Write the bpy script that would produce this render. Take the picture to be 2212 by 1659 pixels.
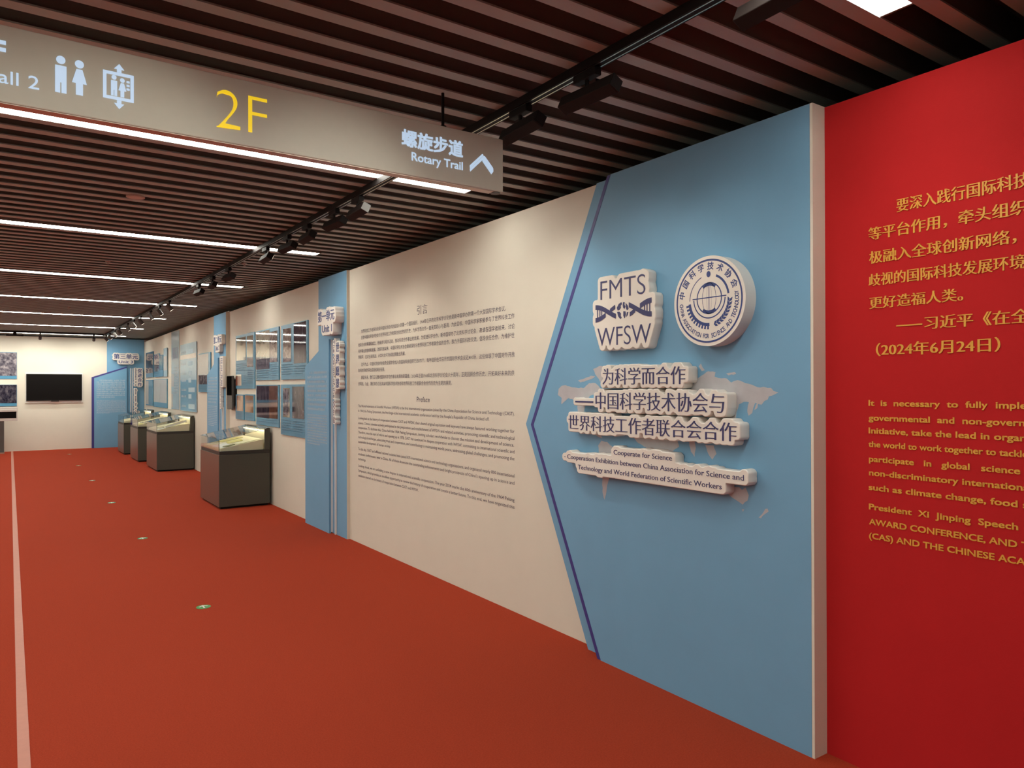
import bpy, bmesh, math, random
import numpy as np
from mathutils import Vector, Matrix

for o in list(bpy.data.objects):
    bpy.data.objects.remove(o)
SC = bpy.context.scene
COL = SC.collection
random.seed(7)

# ------------------------------------------------------------------ camera
cam = bpy.data.cameras.new('camera')
cam.sensor_width = 36.0
cam.sensor_fit = 'HORIZONTAL'
cam.lens = 36.0 * 1572.136 / 2212.0
cam.clip_start = 0.05
cam.clip_end = 200
camo = bpy.data.objects.new('camera', cam)
COL.objects.link(camo)
yaw, pitch, roll = 0.604120885, 0.00385630851, -0.00234892587
fwd = Vector((math.sin(yaw) * math.cos(pitch), math.cos(yaw) * math.cos(pitch), math.sin(pitch)))
rgt = Vector((math.cos(yaw), -math.sin(yaw), 0))
upv = rgt.cross(fwd)
r2 = rgt * math.cos(roll) + upv * math.sin(roll)
u2 = -rgt * math.sin(roll) + upv * math.cos(roll)
m = Matrix.Identity(4)
for i in range(3):
    m[i][0], m[i][1], m[i][2] = r2[i], u2[i], -fwd[i]
m.translation = (0, 0, 1.6)
camo.matrix_world = m
SC.camera = camo

# ------------------------------------------------------------------ world, exposure
w = bpy.data.worlds.new('world')
SC.world = w
w.use_nodes = True
w.node_tree.nodes['Background'].inputs[0].default_value = (0.05, 0.045, 0.04, 1)
w.node_tree.nodes['Background'].inputs[1].default_value = 0.05
SC.view_settings.view_transform = 'Standard'
SC.view_settings.look = 'None'
SC.view_settings.gamma = 1.0
SC.view_settings.use_curve_mapping = False
SC.view_settings.exposure = 0.0
SC.cycles.use_denoising = True
SC.cycles.max_bounces = 10
SC.cycles.diffuse_bounces = 6
SC.cycles.sample_clamp_indirect = 6.0

STRIP_POWER = 28.0          # emission of the ceiling strip lights
WASH_POWER = 22.0           # one track lamp


# ------------------------------------------------------------------ materials
def lin(c):
    c = c / 255.0
    return c / 12.92 if c <= 0.04045 else ((c + 0.055) / 1.055) ** 2.4


def rgb(r, g, b):
    return (lin(r), lin(g), lin(b), 1.0)


def mat(name, col, rough=0.6, metal=0.0, spec=0.5, var=0.04, scale=30.0, bump=0.0, bscale=300.0, emit=None, estr=0.0):
    m = bpy.data.materials.new(name)
    m.use_nodes = True
    nt = m.node_tree
    b = nt.nodes['Principled BSDF']
    b.inputs['Roughness'].default_value = rough
    b.inputs['Metallic'].default_value = metal
    b.inputs['Specular IOR Level'].default_value = spec
    tc = nt.nodes.new('ShaderNodeTexCoord')
    if var > 0:
        nz = nt.nodes.new('ShaderNodeTexNoise')
        nz.inputs['Scale'].default_value = scale
        nz.inputs['Detail'].default_value = 4
        nt.links.new(tc.outputs['Object'], nz.inputs['Vector'])
        mx = nt.nodes.new('ShaderNodeMix')
        mx.data_type = 'RGBA'
        mx.inputs[6].default_value = tuple(max(0, c * (1 - var)) for c in col[:3]) + (1,)
        mx.inputs[7].default_value = tuple(min(1, c * (1 + var)) for c in col[:3]) + (1,)
        nt.links.new(nz.outputs['Fac'], mx.inputs[0])
        nt.links.new(mx.outputs[2], b.inputs['Base Color'])
    else:
        b.inputs['Base Color'].default_value = col
    if bump > 0:
        n2 = nt.nodes.new('ShaderNodeTexNoise')
        n2.inputs['Scale'].default_value = bscale
        n2.inputs['Detail'].default_value = 3
        nt.links.new(tc.outputs['Object'], n2.inputs['Vector'])
        bp = nt.nodes.new('ShaderNodeBump')
        bp.inputs['Strength'].default_value = bump
        bp.inputs['Distance'].default_value = 0.01
        nt.links.new(n2.outputs['Fac'], bp.inputs['Height'])
        nt.links.new(bp.outputs['Normal'], b.inputs['Normal'])
    if emit:
        b.inputs['Emission Color'].default_value = emit
        b.inputs['Emission Strength'].default_value = estr
    return m


def photo_mat(name, c1, c2, c3, scale=8.0, stretch=(1, 1, 1), rough=0.04, metal=0.0):
    """a printed photograph under clear acrylic: three tones mixed by noise"""
    m = bpy.data.materials.new(name)
    m.use_nodes = True
    nt = m.node_tree
    b = nt.nodes['Principled BSDF']
    b.inputs['Roughness'].default_value = rough
    b.inputs['Metallic'].default_value = metal
    b.inputs['IOR'].default_value = 1.6
    tc = nt.nodes.new('ShaderNodeTexCoord')
    mp = nt.nodes.new('ShaderNodeMapping')
    mp.inputs['Scale'].default_value = stretch
    nt.links.new(tc.outputs['Object'], mp.inputs['Vector'])
    nz = nt.nodes.new('ShaderNodeTexNoise')
    nz.inputs['Scale'].default_value = scale
    nz.inputs['Detail'].default_value = 6
    nz.inputs['Roughness'].default_value = 0.7
    nt.links.new(mp.outputs['Vector'], nz.inputs['Vector'])
    cr = nt.nodes.new('ShaderNodeValToRGB')
    e = cr.color_ramp.elements
    e[0].position, e[0].color = 0.35, c1
    e[1].position, e[1].color = 0.68, c3
    k = e.new(0.5)
    k.color = c2
    nt.links.new(nz.outputs['Fac'], cr.inputs['Fac'])
    nt.links.new(cr.outputs['Color'], b.inputs['Base Color'])
    return m


def glass_mat(name, tint=(0.985, 0.995, 0.99, 1), refl=0.1):
    m = bpy.data.materials.new(name)
    m.use_nodes = True
    nt = m.node_tree
    for n in list(nt.nodes):
        nt.nodes.remove(n)
    out = nt.nodes.new('ShaderNodeOutputMaterial')
    tr = nt.nodes.new('ShaderNodeBsdfTransparent')
    tr.inputs[0].default_value = tint
    gl = nt.nodes.new('ShaderNodeBsdfGlossy')
    gl.inputs['Roughness'].default_value = 0.02
    fr = nt.nodes.new('ShaderNodeFresnel')
    ge = nt.nodes.new('ShaderNodeNewGeometry')
    ml = nt.nodes.new('ShaderNodeMath')          # thin pane: the same reflectance from both sides
    ml.operation = 'MULTIPLY_ADD'
    ml.inputs[1].default_value = 1 / 1.45 - 1.45
    ml.inputs[2].default_value = 1.45
    nt.links.new(ge.outputs['Backfacing'], ml.inputs[0])
    nt.links.new(ml.outputs[0], fr.inputs[0])
    mx = nt.nodes.new('ShaderNodeMixShader')
    nt.links.new(fr.outputs[0], mx.inputs[0])
    nt.links.new(tr.outputs[0], mx.inputs[1])
    nt.links.new(gl.outputs[0], mx.inputs[2])
    nt.links.new(mx.outputs[0], out.inputs['Surface'])
    return m


M = {}
M['cream'] = mat('cream_paint', (0.68, 0.65, 0.56, 1), 0.65, var=0.03, scale=6, bump=0.05, bscale=220)
M['far_cream'] = M['cream']
M['blue'] = mat('blue_paint', (0.155, 0.355, 0.55, 1), 0.6, var=0.05, scale=5, bump=0.05, bscale=260)
M['blue_dark'] = mat('blue_edge', (0.05, 0.14, 0.26, 1), 0.6)
M['navy'] = mat('navy_stripe', (0.042, 0.038, 0.21, 1), 0.5)
M['ink'] = mat('navy_lettering', (0.032, 0.034, 0.13, 1), 0.45, var=0.02)
M['ink_blue'] = mat('blue_lettering', (0.02, 0.045, 0.20, 1), 0.4, var=0.02)
M['ink_soft'] = mat('grey_violet_print', (0.070, 0.058, 0.10, 1), 0.6, var=0.02)
M['caption'] = mat('dark_caption_print', (0.055, 0.17, 0.28, 1), 0.6, var=0.02)
M['red'] = mat('red_paint', (0.46, 0.017, 0.019, 1), 0.75, spec=0.1, var=0.06, scale=4, bump=0.05, bscale=260)
M['gold'] = mat('gold_lettering', (0.68, 0.345, 0.045, 1), 0.5, var=0.05)
M['carpet'] = mat('red_carpet', (0.385, 0.047, 0.019, 1), 0.95, spec=0.1, var=0.28, scale=140, bump=0.5, bscale=500)
M['stone'] = mat('pale_stone_floor', (0.50, 0.48, 0.44, 1), 0.4, var=0.08, scale=12)
M['stone_dark'] = mat('dark_stone_floor', (0.10, 0.085, 0.075, 1), 0.4, var=0.08, scale=12)
M['tape'] = mat('pink_tape', (0.50, 0.19, 0.135, 1), 0.5, var=0.08, scale=25)
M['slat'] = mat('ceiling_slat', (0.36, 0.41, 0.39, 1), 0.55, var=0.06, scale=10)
M['void'] = mat('dark_ceiling', (0.17, 0.145, 0.128, 1), 0.8)
M['outer'] = mat('dark_outer', (0.05, 0.045, 0.04, 1), 0.8)
M['plaque'] = mat('white_foam_board', (0.74, 0.71, 0.66, 1), 0.35, var=0.02)
M['map'] = mat('pale_map_print', (0.43, 0.43, 0.46, 1), 0.6, var=0.12, scale=20)
M['white'] = mat('white_lacquer', (0.78, 0.77, 0.73, 1), 0.35, var=0.02)
M['pale_box'] = mat('pale_box_print', (0.36, 0.50, 0.58, 1), 0.5, var=0.08)
M['white_print'] = mat('white_print', (0.62, 0.68, 0.72, 1), 0.6, var=0.02)
M['black'] = mat('black_metal', (0.010, 0.008, 0.008, 1), 0.6, spec=0.15, var=0.1)
M['lamp'] = mat('lamp_housing', (0.018, 0.013, 0.012, 1), 0.7, spec=0.12, var=0.08)
M['lamp_grey'] = mat('lamp_grey', (0.09, 0.086, 0.08, 1), 0.5)
M['steel'] = mat('bright_rail', (0.62, 0.58, 0.50, 1), 0.3, metal=1.0, var=0.02)
M['screen'] = mat('black_screen', (0.004, 0.0035, 0.0035, 1), 0.35, spec=0.15, var=0.1)
M['matte_black'] = mat('matte_black_screen', (0.004, 0.004, 0.004, 1), 0.9, spec=0.0)
M['bezel'] = mat('screen_bezel', (0.02, 0.02, 0.02, 1), 0.35)
M['case'] = mat('bronze_case', (0.072, 0.073, 0.058, 1), 0.5, spec=0.3, var=0.12, scale=60)
M['case_front'] = mat('bronze_case_front', (0.20, 0.15, 0.125, 1), 0.34, metal=0.55, var=0.1, scale=60)
M['case_dark'] = mat('dark_case_trim', (0.025, 0.022, 0.018, 1), 0.5)
M['deck'] = mat('cream_deck', (0.66, 0.60, 0.42, 1), 0.8, var=0.06, scale=40)
M['paper'] = mat('old_paper', (0.72, 0.68, 0.46, 1), 0.8, var=0.08, scale=30)
M['paper_yellow'] = mat('yellow_paper', (0.62, 0.55, 0.20, 1), 0.8, var=0.1, scale=40)
M['paper_white'] = mat('white_paper', (0.72, 0.73, 0.70, 1), 0.7, var=0.04)
M['paper_olive'] = mat('olive_cover', (0.28, 0.27, 0.14, 1), 0.7, var=0.1)
M['board'] = mat('blue_board', (0.085, 0.27, 0.43, 1), 0.22, var=0.08, scale=5)
M['board_pale'] = mat('pale_blue_board', (0.30, 0.44, 0.52, 1), 0.25, var=0.10, scale=4)
M['sign_box'] = mat('sign_grey_metal', (0.62, 0.63, 0.54, 1), 0.38, spec=0.5, var=0.03)
M['sign_edge'] = mat('sign_edge_metal', (0.55, 0.45, 0.38, 1), 0.35, metal=0.3)
M['sign_white'] = mat('sign_white_glow', (0.25, 0.30, 0.36, 1), 0.4, var=0, emit=(0.60, 0.78, 1.0, 1), estr=0.68)
M['sign_yellow'] = mat('sign_yellow_glow', (0.45, 0.33, 0.01, 1), 0.4, var=0, emit=(1.0, 0.68, 0.015, 1), estr=0.70)
M['strip'] = mat('strip_diffuser', (0.9, 0.9, 0.88, 1), 0.4, var=0, emit=(1.0, 0.97, 0.86, 1), estr=STRIP_POWER)
M['lens'] = mat('lamp_lens', (0.8, 0.78, 0.7, 1), 0.3, var=0, emit=(1.0, 0.9, 0.72, 1), estr=3.0)
M['green'] = mat('green_sticker', (0.05, 0.30, 0.07, 1), 0.25, var=0.06)
M['sticker_white'] = mat('white_arrow', (0.75, 0.75, 0.68, 1), 0.3, var=0.03)
M['disc'] = mat('ceiling_disc', (0.45, 0.33, 0.28, 1), 0.5)
M['case_glow'] = mat('warm_case_light', (0.9, 0.85, 0.7, 1), 0.4, var=0, emit=(1.0, 0.90, 0.62, 1), estr=13.0)
M['glass'] = glass_mat('case_glass')
M['glass_edge'] = mat('green_glass_edge', (0.05, 0.11, 0.09, 1), 0.15)
M['p_doc'] = photo_mat('pale_document', rgb(190, 184, 170), rgb(205, 200, 186), rgb(214, 210, 198), 6, metal=0.60)
M['p_crowd'] = photo_mat('dark_crowd_photo', rgb(34, 31, 46), rgb(70, 66, 82), rgb(124, 118, 126), 16, (1, 1, 0.6), metal=0.30)
M['p_hall'] = photo_mat('dark_hall_photo', rgb(30, 26, 40), rgb(66, 56, 74), rgb(120, 110, 116), 10, (1, 3, 0.5), metal=0.30)
M['p_brown'] = photo_mat('brown_photo', rgb(84, 56, 50), rgb(124, 88, 76), rgb(150, 116, 98), 7, metal=0.35)
M['p_purple'] = photo_mat('purple_group_photo', rgb(60, 57, 70), rgb(106, 102, 112), rgb(168, 162, 166), 12)
M['p_tan'] = photo_mat('tan_document', rgb(160, 128, 104), rgb(178, 144, 118), rgb(188, 156, 130), 6, metal=0.30)
M['p_red'] = photo_mat('red_brown_cover', rgb(112, 60, 46), rgb(128, 70, 54), rgb(138, 80, 62), 5)
M['p_pale'] = photo_mat('pale_page', rgb(168, 170, 166), rgb(182, 182, 178), rgb(194, 194, 188), 20, (1, 6, 0.3), rough=0.25)
M['p_teal'] = photo_mat('teal_page', rgb(40, 90, 110), rgb(60, 120, 140), rgb(150, 170, 170), 9, rough=0.2)
M['p_group'] = photo_mat('meeting_photo', rgb(120, 104, 108), rgb(160, 148, 146), rgb(200, 192, 186), 14, metal=0.50)


# ------------------------------------------------------------------ object helpers
def tag(o, label=None, cat=None, group=None, kind=None):
    if label: o['label'] = label
    if cat: o['category'] = cat
    if group: o['group'] = group
    if kind: o['kind'] = kind
    return o


def thing(name, label, cat, loc=(0, 0, 0), rz=0.0, group=None):
    o = bpy.data.objects.new(name, None)
    COL.objects.link(o)
    o.empty_display_size = 0.1
    o.location = loc
    o.rotation_euler = (0, 0, rz)
    return tag(o, label, cat, group)


def obj(name, bm, mats, parent=None, smooth=False):
    """link a bmesh given in WORLD coordinates (or local to parent with local=True handled by caller)"""
    me = bpy.data.meshes.new(name)
    bm.to_mesh(me)
    bm.free()
    if smooth:
        for p in me.polygons:
            p.use_smooth = True
    for x in (mats if isinstance(mats, (list, tuple)) else [mats]):
        me.materials.append(x)
    o = bpy.data.objects.new(name, me)
    COL.objects.link(o)
    if parent is not None:
        o.parent = parent
    return o


def localise(root):
    """children were built in world coordinates: bring them into the frame of root (translation only)"""
    def rec(o, off):
        for c in o.children:
            if c.type == 'MESH' and not c.get('_loc'):
                c.data.transform(Matrix.Translation(-off))
                c['_loc'] = 1
            rec(c, off)
    rec(root, Vector(root.location))

    def clean(o):
        for c in o.children:
            if '_loc' in c: del c['_loc']
            clean(c)
    clean(root)


def box(bm, x0, x1, y0, y1, z0, z1, bev=0.0, mi=0):
    b = bmesh.new()
    r = bmesh.ops.create_cube(b, size=1)
    for v in b.verts:
        v.co = Vector(((x0 + x1) / 2 + v.co.x * (x1 - x0), (y0 + y1) / 2 + v.co.y * (y1 - y0), (z0 + z1) / 2 + v.co.z * (z1 - z0)))
    if bev > 0:
        bmesh.ops.bevel(b, geom=list(b.edges), offset=bev, segments=2, affect='EDGES', profile=0.5)
    add_bm(bm, b, mi)
    return bm


def add_bm(bm, b, mi=0):
    mp = {v: bm.verts.new(v.co) for v in b.verts}
    for f in b.faces:
        try:
            nf = bm.faces.new([mp[v] for v in f.verts])
            nf.material_index = mi
        except ValueError:
            pass
    b.free()


def BX(*a, **k):
    return box(bmesh.new(), *a, **k)


def cyl(bm, p0, p1, r, n=20, r1=None, mi=0):
    p0, p1 = Vector(p0), Vector(p1)
    b = bmesh.new()
    d = p1 - p0
    bmesh.ops.create_cone(b, cap_ends=True, segments=n, radius1=r, radius2=r if r1 is None else r1, depth=d.length)
    q = Vector((0, 0, 1)).rotation_difference(d.normalized())
    for v in b.verts:
        v.co = q @ v.co + (p0 + p1) / 2
    add_bm(bm, b, mi)
    return bm


class Frame:
    """a wall frame: u to the viewer's right, v up, w out of the wall"""
    def __init__(s, kind, pos):
        s.kind, s.pos = kind, pos

    def __call__(s, u, v, w=0.0):
        if s.kind == 'R':                      # right wall facing -X, u = -Y
            return Vector((s.pos - w, -u, v))
        return Vector((u, s.pos - w, v))       # wall facing -Y, u = X


def prism(bm, fr, pts, w0, w1, mi=0, bev=0.0):
    """extrude an outline (u,v list, any order) between depths w0 (back) and w1 (front)"""
    area = sum(pts[i][0] * pts[(i + 1) % len(pts)][1] - pts[(i + 1) % len(pts)][0] * pts[i][1] for i in range(len(pts)))
    if area < 0:
        pts = pts[::-1]
    b = bmesh.new()
    f0 = [b.verts.new(fr(u, v, w0)) for u, v in pts]
    f1 = [b.verts.new(fr(u, v, w1)) for u, v in pts]
    b.faces.new(f1)
    b.faces.new(f0[::-1])
    n = len(pts)
    for i in range(n):
        b.faces.new([f0[i], f0[(i + 1) % n], f1[(i + 1) % n], f1[i]])
    if bev > 0:
        bmesh.ops.bevel(b, geom=list(b.edges), offset=bev, segments=2, affect='EDGES', profile=0.5)
    add_bm(bm, b, mi)
    return bm


def rect(u0, u1, v0, v1):
    return [(u0, v0), (u1, v0), (u1, v1), (u0, v1)]


def PR(fr, pts, w0, w1, **k):
    return prism(bmesh.new(), fr, pts, w0, w1, **k)


# ------------------------------------------------------------------ lettering
_cache = {}


def glyphs(s, off=0.0, song=(0.0, 0.0), res=3, wspace=1.0):
    """flat triangulated lettering as (verts Nx2, faces); song widens upright strokes and thins level ones"""
    key = (s, off, song, res, wspace)
    if key in _cache:
        return _cache[key]
    c = bpy.data.curves.new('lettering', 'FONT')
    c.body = s
    c.size = 1.0
    c.offset = off
    c.resolution_u = res
    c.space_word = wspace
    o = bpy.data.objects.new('lettering', c)
    COL.objects.link(o)
    dg = bpy.context.evaluated_depsgraph_get()
    me = o.evaluated_get(dg).to_mesh()
    V = np.array([v.co[:2] for v in me.vertices], float).reshape(-1, 2)
    F = [tuple(p.vertices) for p in me.polygons]
    o.evaluated_get(dg).to_mesh_clear()
    bpy.data.objects.remove(o)
    bpy.data.curves.remove(c)
    FF = []
    for f in F:
        a = sum(V[f[i]][0] * V[f[(i + 1) % len(f)]][1] - V[f[(i + 1) % len(f)]][0] * V[f[i]][1] for i in range(len(f)))
        FF.append(f if a >= 0 else f[::-1])
    if song != (0.0, 0.0):
        edges = {}
        for f in FF:
            for i in range(len(f)):
                edges[(f[i], f[(i + 1) % len(f)])] = 1
        N = np.zeros_like(V)
        for (a, b) in edges:
            if (b, a) in edges:
                continue
            d = V[b] - V[a]
            L = np.hypot(*d)
            if L < 1e-9:
                continue
            n = np.array([d[1], -d[0]]) / L
            N[a] += n
            N[b] += n
        N = np.clip(N, -1, 1)
        V = V + N * np.array([song[0], song[1]])
    _cache[key] = (V, FF)
    return V, FF


def letter(bm, fr, s, u0=None, u1=None, base=None, size=None, v0=None, v1=None, ref=None, w=0.001, thick=0.0, off=0.0,
           song=(0.0, 0.0), res=3, wspace=1.0, vert=False, tris=None, xs=None, mi=0):
    """write s: ink of ref (default s) spans u0..u1; height from size+base or from ink box v0..v1"""
    V, F = glyphs(s, off, song, res, wspace)
    R = V if ref is None else glyphs(ref, off, song, res, wspace)[0]
    x0, x1 = R[:, 0].min(), R[:, 0].max()
    sx = xs if xs else (u1 - u0) / (x1 - x0)
    if v0 is not None:
        y0, y1 = R[:, 1].min(), R[:, 1].max()
        sy = (v1 - v0) / (y1 - y0)
        oy = v0 - y0 * sy
    else:
        sy, oy = size, base
    P = np.column_stack([u0 + (V[:, 0] - x0) * sx, V[:, 1] * sy + oy])
    emit_flat(bm, fr, P, F, w, thick, mi)
    if tris is not None:
        for f in F:
            for i in range(1, len(f) - 1):
                tris.append((P[f[0]], P[f[i]], P[f[i + 1]]))
    return P


def emit_flat(bm, fr, P, F, w, thick=0.0, mi=0):
    vs = [bm.verts.new(fr(p[0], p[1], w + thick)) for p in P]
    for f in F:
        try:
            bm.faces.new([vs[i] for i in f]).material_index = mi
        except ValueError:
            pass
    if thick > 0:
        edges = {}
        for f in F:
            for i in range(len(f)):
                edges[(f[i], f[(i + 1) % len(f)])] = 1
        lo = {}
        for (a, b) in edges:
            if (b, a) in edges:
                continue
            for k in (a, b):
                if k not in lo:
                    lo[k] = bm.verts.new(fr(P[k][0], P[k][1], w))
            try:
                bm.faces.new([lo[a], lo[b], vs[b], vs[a]]).material_index = mi
            except ValueError:
                pass


def flat_poly(bm, fr, pts, w, thick=0.0, tris=None, mi=0):
    """fill a simple outline (may be concave)"""
    area = sum(pts[i][0] * pts[(i + 1) % len(pts)][1] - pts[(i + 1) % len(pts)][0] * pts[i][1] for i in range(len(pts)))
    if area < 0:
        pts = pts[::-1]
    from mathutils.geometry import tessellate_polygon
    F = [tuple(t) for t in tessellate_polygon([[Vector((p[0], p[1], 0)) for p in pts]])]
    P = np.array(pts, float)
    FF = []
    for f in F:
        a = (P[f[1]][0] - P[f[0]][0]) * (P[f[2]][1] - P[f[0]][1]) - (P[f[2]][0] - P[f[0]][0]) * (P[f[1]][1] - P[f[0]][1])
        FF.append(f if a >= 0 else f[::-1])
    emit_flat(bm, fr, P, FF, w, thick, mi)
    if tris is not None:
        for f in FF:
            tris.append((P[f[0]], P[f[1]], P[f[2]]))


def ring_pts(cu, cv, r0, r1, a0=0.0, a1=360.0, n=64, sx=1.0):
    out = [(cu + sx * r1 * math.cos(math.radians(a0 + (a1 - a0) * i / n)), cv + r1 * math.sin(math.radians(a0 + (a1 - a0) * i / n))) for i in range(n + 1)]
    inn = [(cu + sx * r0 * math.cos(math.radians(a0 + (a1 - a0) * i / n)), cv + r0 * math.sin(math.radians(a0 + (a1 - a0) * i / n))) for i in range(n + 1)]
    return out, inn


def ring(bm, fr, cu, cv, r0, r1, w, a0=0.0, a1=360.0, n=64, sx=1.0, thick=0.0):
    o, i = ring_pts(cu, cv, r0, r1, a0, a1, n, sx)
    P = np.array(o + i)
    F = []
    for k in range(n):
        F.append((k, k + 1, n + 1 + k + 1, n + 1 + k) if a1 < a0 else (k + 1, n + 2 + k, n + 1 + k, k)[::-1])
    FF = []
    for f in F:
        a = sum(P[f[q]][0] * P[f[(q + 1) % 4]][1] - P[f[(q + 1) % 4]][0] * P[f[q]][1] for q in range(4))
        FF.append(f if a >= 0 else f[::-1])
    emit_flat(bm, fr, P, FF, w, thick)


def contour_backing(fr, tris, grow, w0, w1, cell=0.004, bev=0.004, smooth=2):
    """the contour-cut board behind lettering: union of the letters grown outwards by `grow`"""
    A = np.array(tris)
    lo = A.reshape(-1, 2).min(0) - grow - 4 * cell
    hi = A.reshape(-1, 2).max(0) + grow + 4 * cell
    nx, ny = int((hi[0] - lo[0]) / cell) + 1, int((hi[1] - lo[1]) / cell) + 1
    img = np.zeros((ny, nx))
    for t in A:
        a = np.maximum(((t.min(0) - lo) / cell).astype(int), 0)
        b = np.minimum(((t.max(0) - lo) / cell).astype(int) + 1, [nx - 1, ny - 1])
        X, Y = np.meshgrid(np.arange(a[0], b[0] + 1) * cell + lo[0], np.arange(a[1], b[1] + 1) * cell + lo[1])
        e = []
        for i in range(3):
            p, q = t[i], t[(i + 1) % 3]
            e.append((q[0] - p[0]) * (Y - p[1]) - (q[1] - p[1]) * (X - p[0]))
        tol = -cell * 0.6 * max(np.hypot(*(t[1] - t[0])), np.hypot(*(t[2] - t[1])), np.hypot(*(t[0] - t[2])))
        ins = (e[0] >= tol) & (e[1] >= tol) & (e[2] >= tol)
        img[a[1]:b[1] + 1, a[0]:b[0] + 1] = np.maximum(img[a[1]:b[1] + 1, a[0]:b[0] + 1], ins)
    r = int(math.ceil(grow / cell)) + 1
    yy, xx = np.mgrid[-r:r + 1, -r:r + 1]
    disc = ((xx ** 2 + yy ** 2) * cell * cell <= grow * grow).astype(float)
    sh = (ny + 2 * r + 1, nx + 2 * r + 1)
    conv = np.fft.irfft2(np.fft.rfft2(img, sh) * np.fft.rfft2(disc, sh), sh)[r:r + ny, r:r + nx]
    g = (conv > 0.5).astype(float)
    for _ in range(smooth):
        p = np.pad(g, 1)
        g = (p[:-2, 1:-1] + p[2:, 1:-1] + p[1:-1, :-2] + p[1:-1, 2:] + 2 * p[1:-1, 1:-1]) / 6
    # marching squares, solid kept to the left
    nxt, pos = {}, {}

    def cut(i0, j0, i1, j1):
        k = (min((i0, j0), (i1, j1)), max((i0, j0), (i1, j1)))
        if k not in pos:
            a, b = g[j0, i0], g[j1, i1]
            t = (0.5 - a) / (b - a)
            pos[k] = (lo[0] + cell * (i0 + (i1 - i0) * t), lo[1] + cell * (j0 + (j1 - j0) * t))
        return k
    B = g > 0.5
    Q = B[:-1, :-1].astype(int) + B[:-1, 1:] * 2 + B[1:, 1:] * 4 + B[1:, :-1] * 8
    for j, i in zip(*np.where((Q > 0) & (Q < 15))):
        q = Q[j, i]
        bo = lambda: cut(i, j, i + 1, j)
        ri = lambda: cut(i + 1, j, i + 1, j + 1)
        to = lambda: cut(i, j + 1, i + 1, j + 1)
        le = lambda: cut(i, j, i, j + 1)
        S = {1: [(bo, le)], 2: [(ri, bo)], 3: [(ri, le)], 4: [(to, ri)], 5: [(bo, le), (to, ri)], 6: [(to, bo)], 7: [(to, le)],
             8: [(le, to)], 9: [(bo, to)], 10: [(ri, bo), (le, to)], 11: [(ri, to)], 12: [(le, ri)], 13: [(bo, ri)], 14: [(le, bo)]}[q]
        for s0, s1 in S:
            nxt[s0()] = s1()
    loops = []
    while nxt:
        k = next(iter(nxt))
        lp = []
        while k in nxt:
            lp.append(pos[k])
            k = nxt.pop(k)
        loops.append(lp)
    cu = bpy.data.curves.new('outline', 'CURVE')
    cu.dimensions = '2D'
    cu.fill_mode = 'BOTH'
    cu.extrude = (w1 - w0) / 2 - bev
    cu.bevel_depth = bev
    cu.bevel_resolution = 1
    cu.offset = -bev
    for lp in loops:
        P = np.array(lp)
        ar = 0.5 * np.sum(P[:, 0] * np.roll(P[:, 1], -1) - np.roll(P[:, 0], -1) * P[:, 1])
        if abs(ar) < 0.0004 or ar < 0:
            continue
        P = P[::2]
        sp = cu.splines.new('POLY')
        sp.points.add(len(P) - 1)
        for k, p in enumerate(P):
            sp.points[k].co = (p[0], p[1], 0, 1)
        sp.use_cyclic_u = True
    o = bpy.data.objects.new('outline', cu)
    COL.objects.link(o)
    dg = bpy.context.evaluated_depsgraph_get()
    me = o.evaluated_get(dg).to_mesh()
    bm = bmesh.new()
    bm.from_mesh(me)
    o.evaluated_get(dg).to_mesh_clear()
    bpy.data.objects.remove(o)
    bpy.data.curves.remove(cu)
    for v in bm.verts:
        v.co = fr(v.co.x, v.co.y, (w0 + w1) / 2 + v.co.z)
    bmesh.ops.recalc_face_normals(bm, faces=bm.faces)
    return bm


def marks(bm, fr, u0, u1, v, h, w=0.001, kind='cjk', rnd=None, tall=1.0):
    """a line of print too small to read: strokes standing where the characters stand"""
    rnd = rnd or random
    V, F = [], []

    def q(a, b, c, d):
        n = len(V)
        V.extend([(a, c), (b, c), (b, d), (a, d)])
        F.append((n, n + 1, n + 2, n + 3))
    u = u0
    cw = h * (1.02 if kind == 'cjk' else 0.5) * tall
    n = 0
    while u + cw <= u1 + 1e-6:
        if kind == 'cjk':
            s = cw * 0.86
            if rnd.random() < 0.05:
                q(u, u + s * .25, v, v + h * .2)
            else:
                for k in range(rnd.choice((2, 3, 3))):
                    y = v + h * (0.05 + 0.36 * k)
                    q(u + s * rnd.uniform(0, .15), u + s * rnd.uniform(.8, 1), y, y + h * .13)
                for k in range(rnd.choice((1, 2))):
                    x = u + s * rnd.uniform(.1, .8)
                    q(x, x + s * .15, v, v + h * .95)
        else:
            n += 1
            if rnd.random() < 0.16 and n > 2:
                n = 0
            else:
                hh = h * (1.0 if rnd.random() < .3 else .7)
                q(u, u + cw * .3, v, v + hh)
                if rnd.random() < .7:
                    q(u + cw * .5, u + cw * .78, v, v + hh * .85)
                if rnd.random() < .6:
                    q(u, u + cw * .8, v + hh * .4, v + hh * .55)
        u += cw
    emit_flat(bm, fr, np.array(V), F, w)


# ------------------------------------------------------------------ setting
H = 2.835               # height of the partition walls
FAR = 22.28


def wx(y):
    return 2.955 + max(0.0, y - 13.0) * 0.0105


b = BX(-6, 4.2, -8, 23.2, -0.1, 0.0)
bb = BX(-6, -2.9, -8, 23.2, 0.0, 0.004, mi=1)  # unseen floor on the left, made pale for neutral bounce light
add_bm(b, bb, 1)
bb = BX(-2.9, 4.2, -8, -1.2, 0.0, 0.004)  # unseen floor behind the viewer, darkened to cut light on the slats
add_bm(b, bb, 2)
tag(obj('floor', b, [M['carpet'], M['stone'], M['stone_dark']]), kind='structure', label='red carpet floor of the exhibition corridor')

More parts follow.
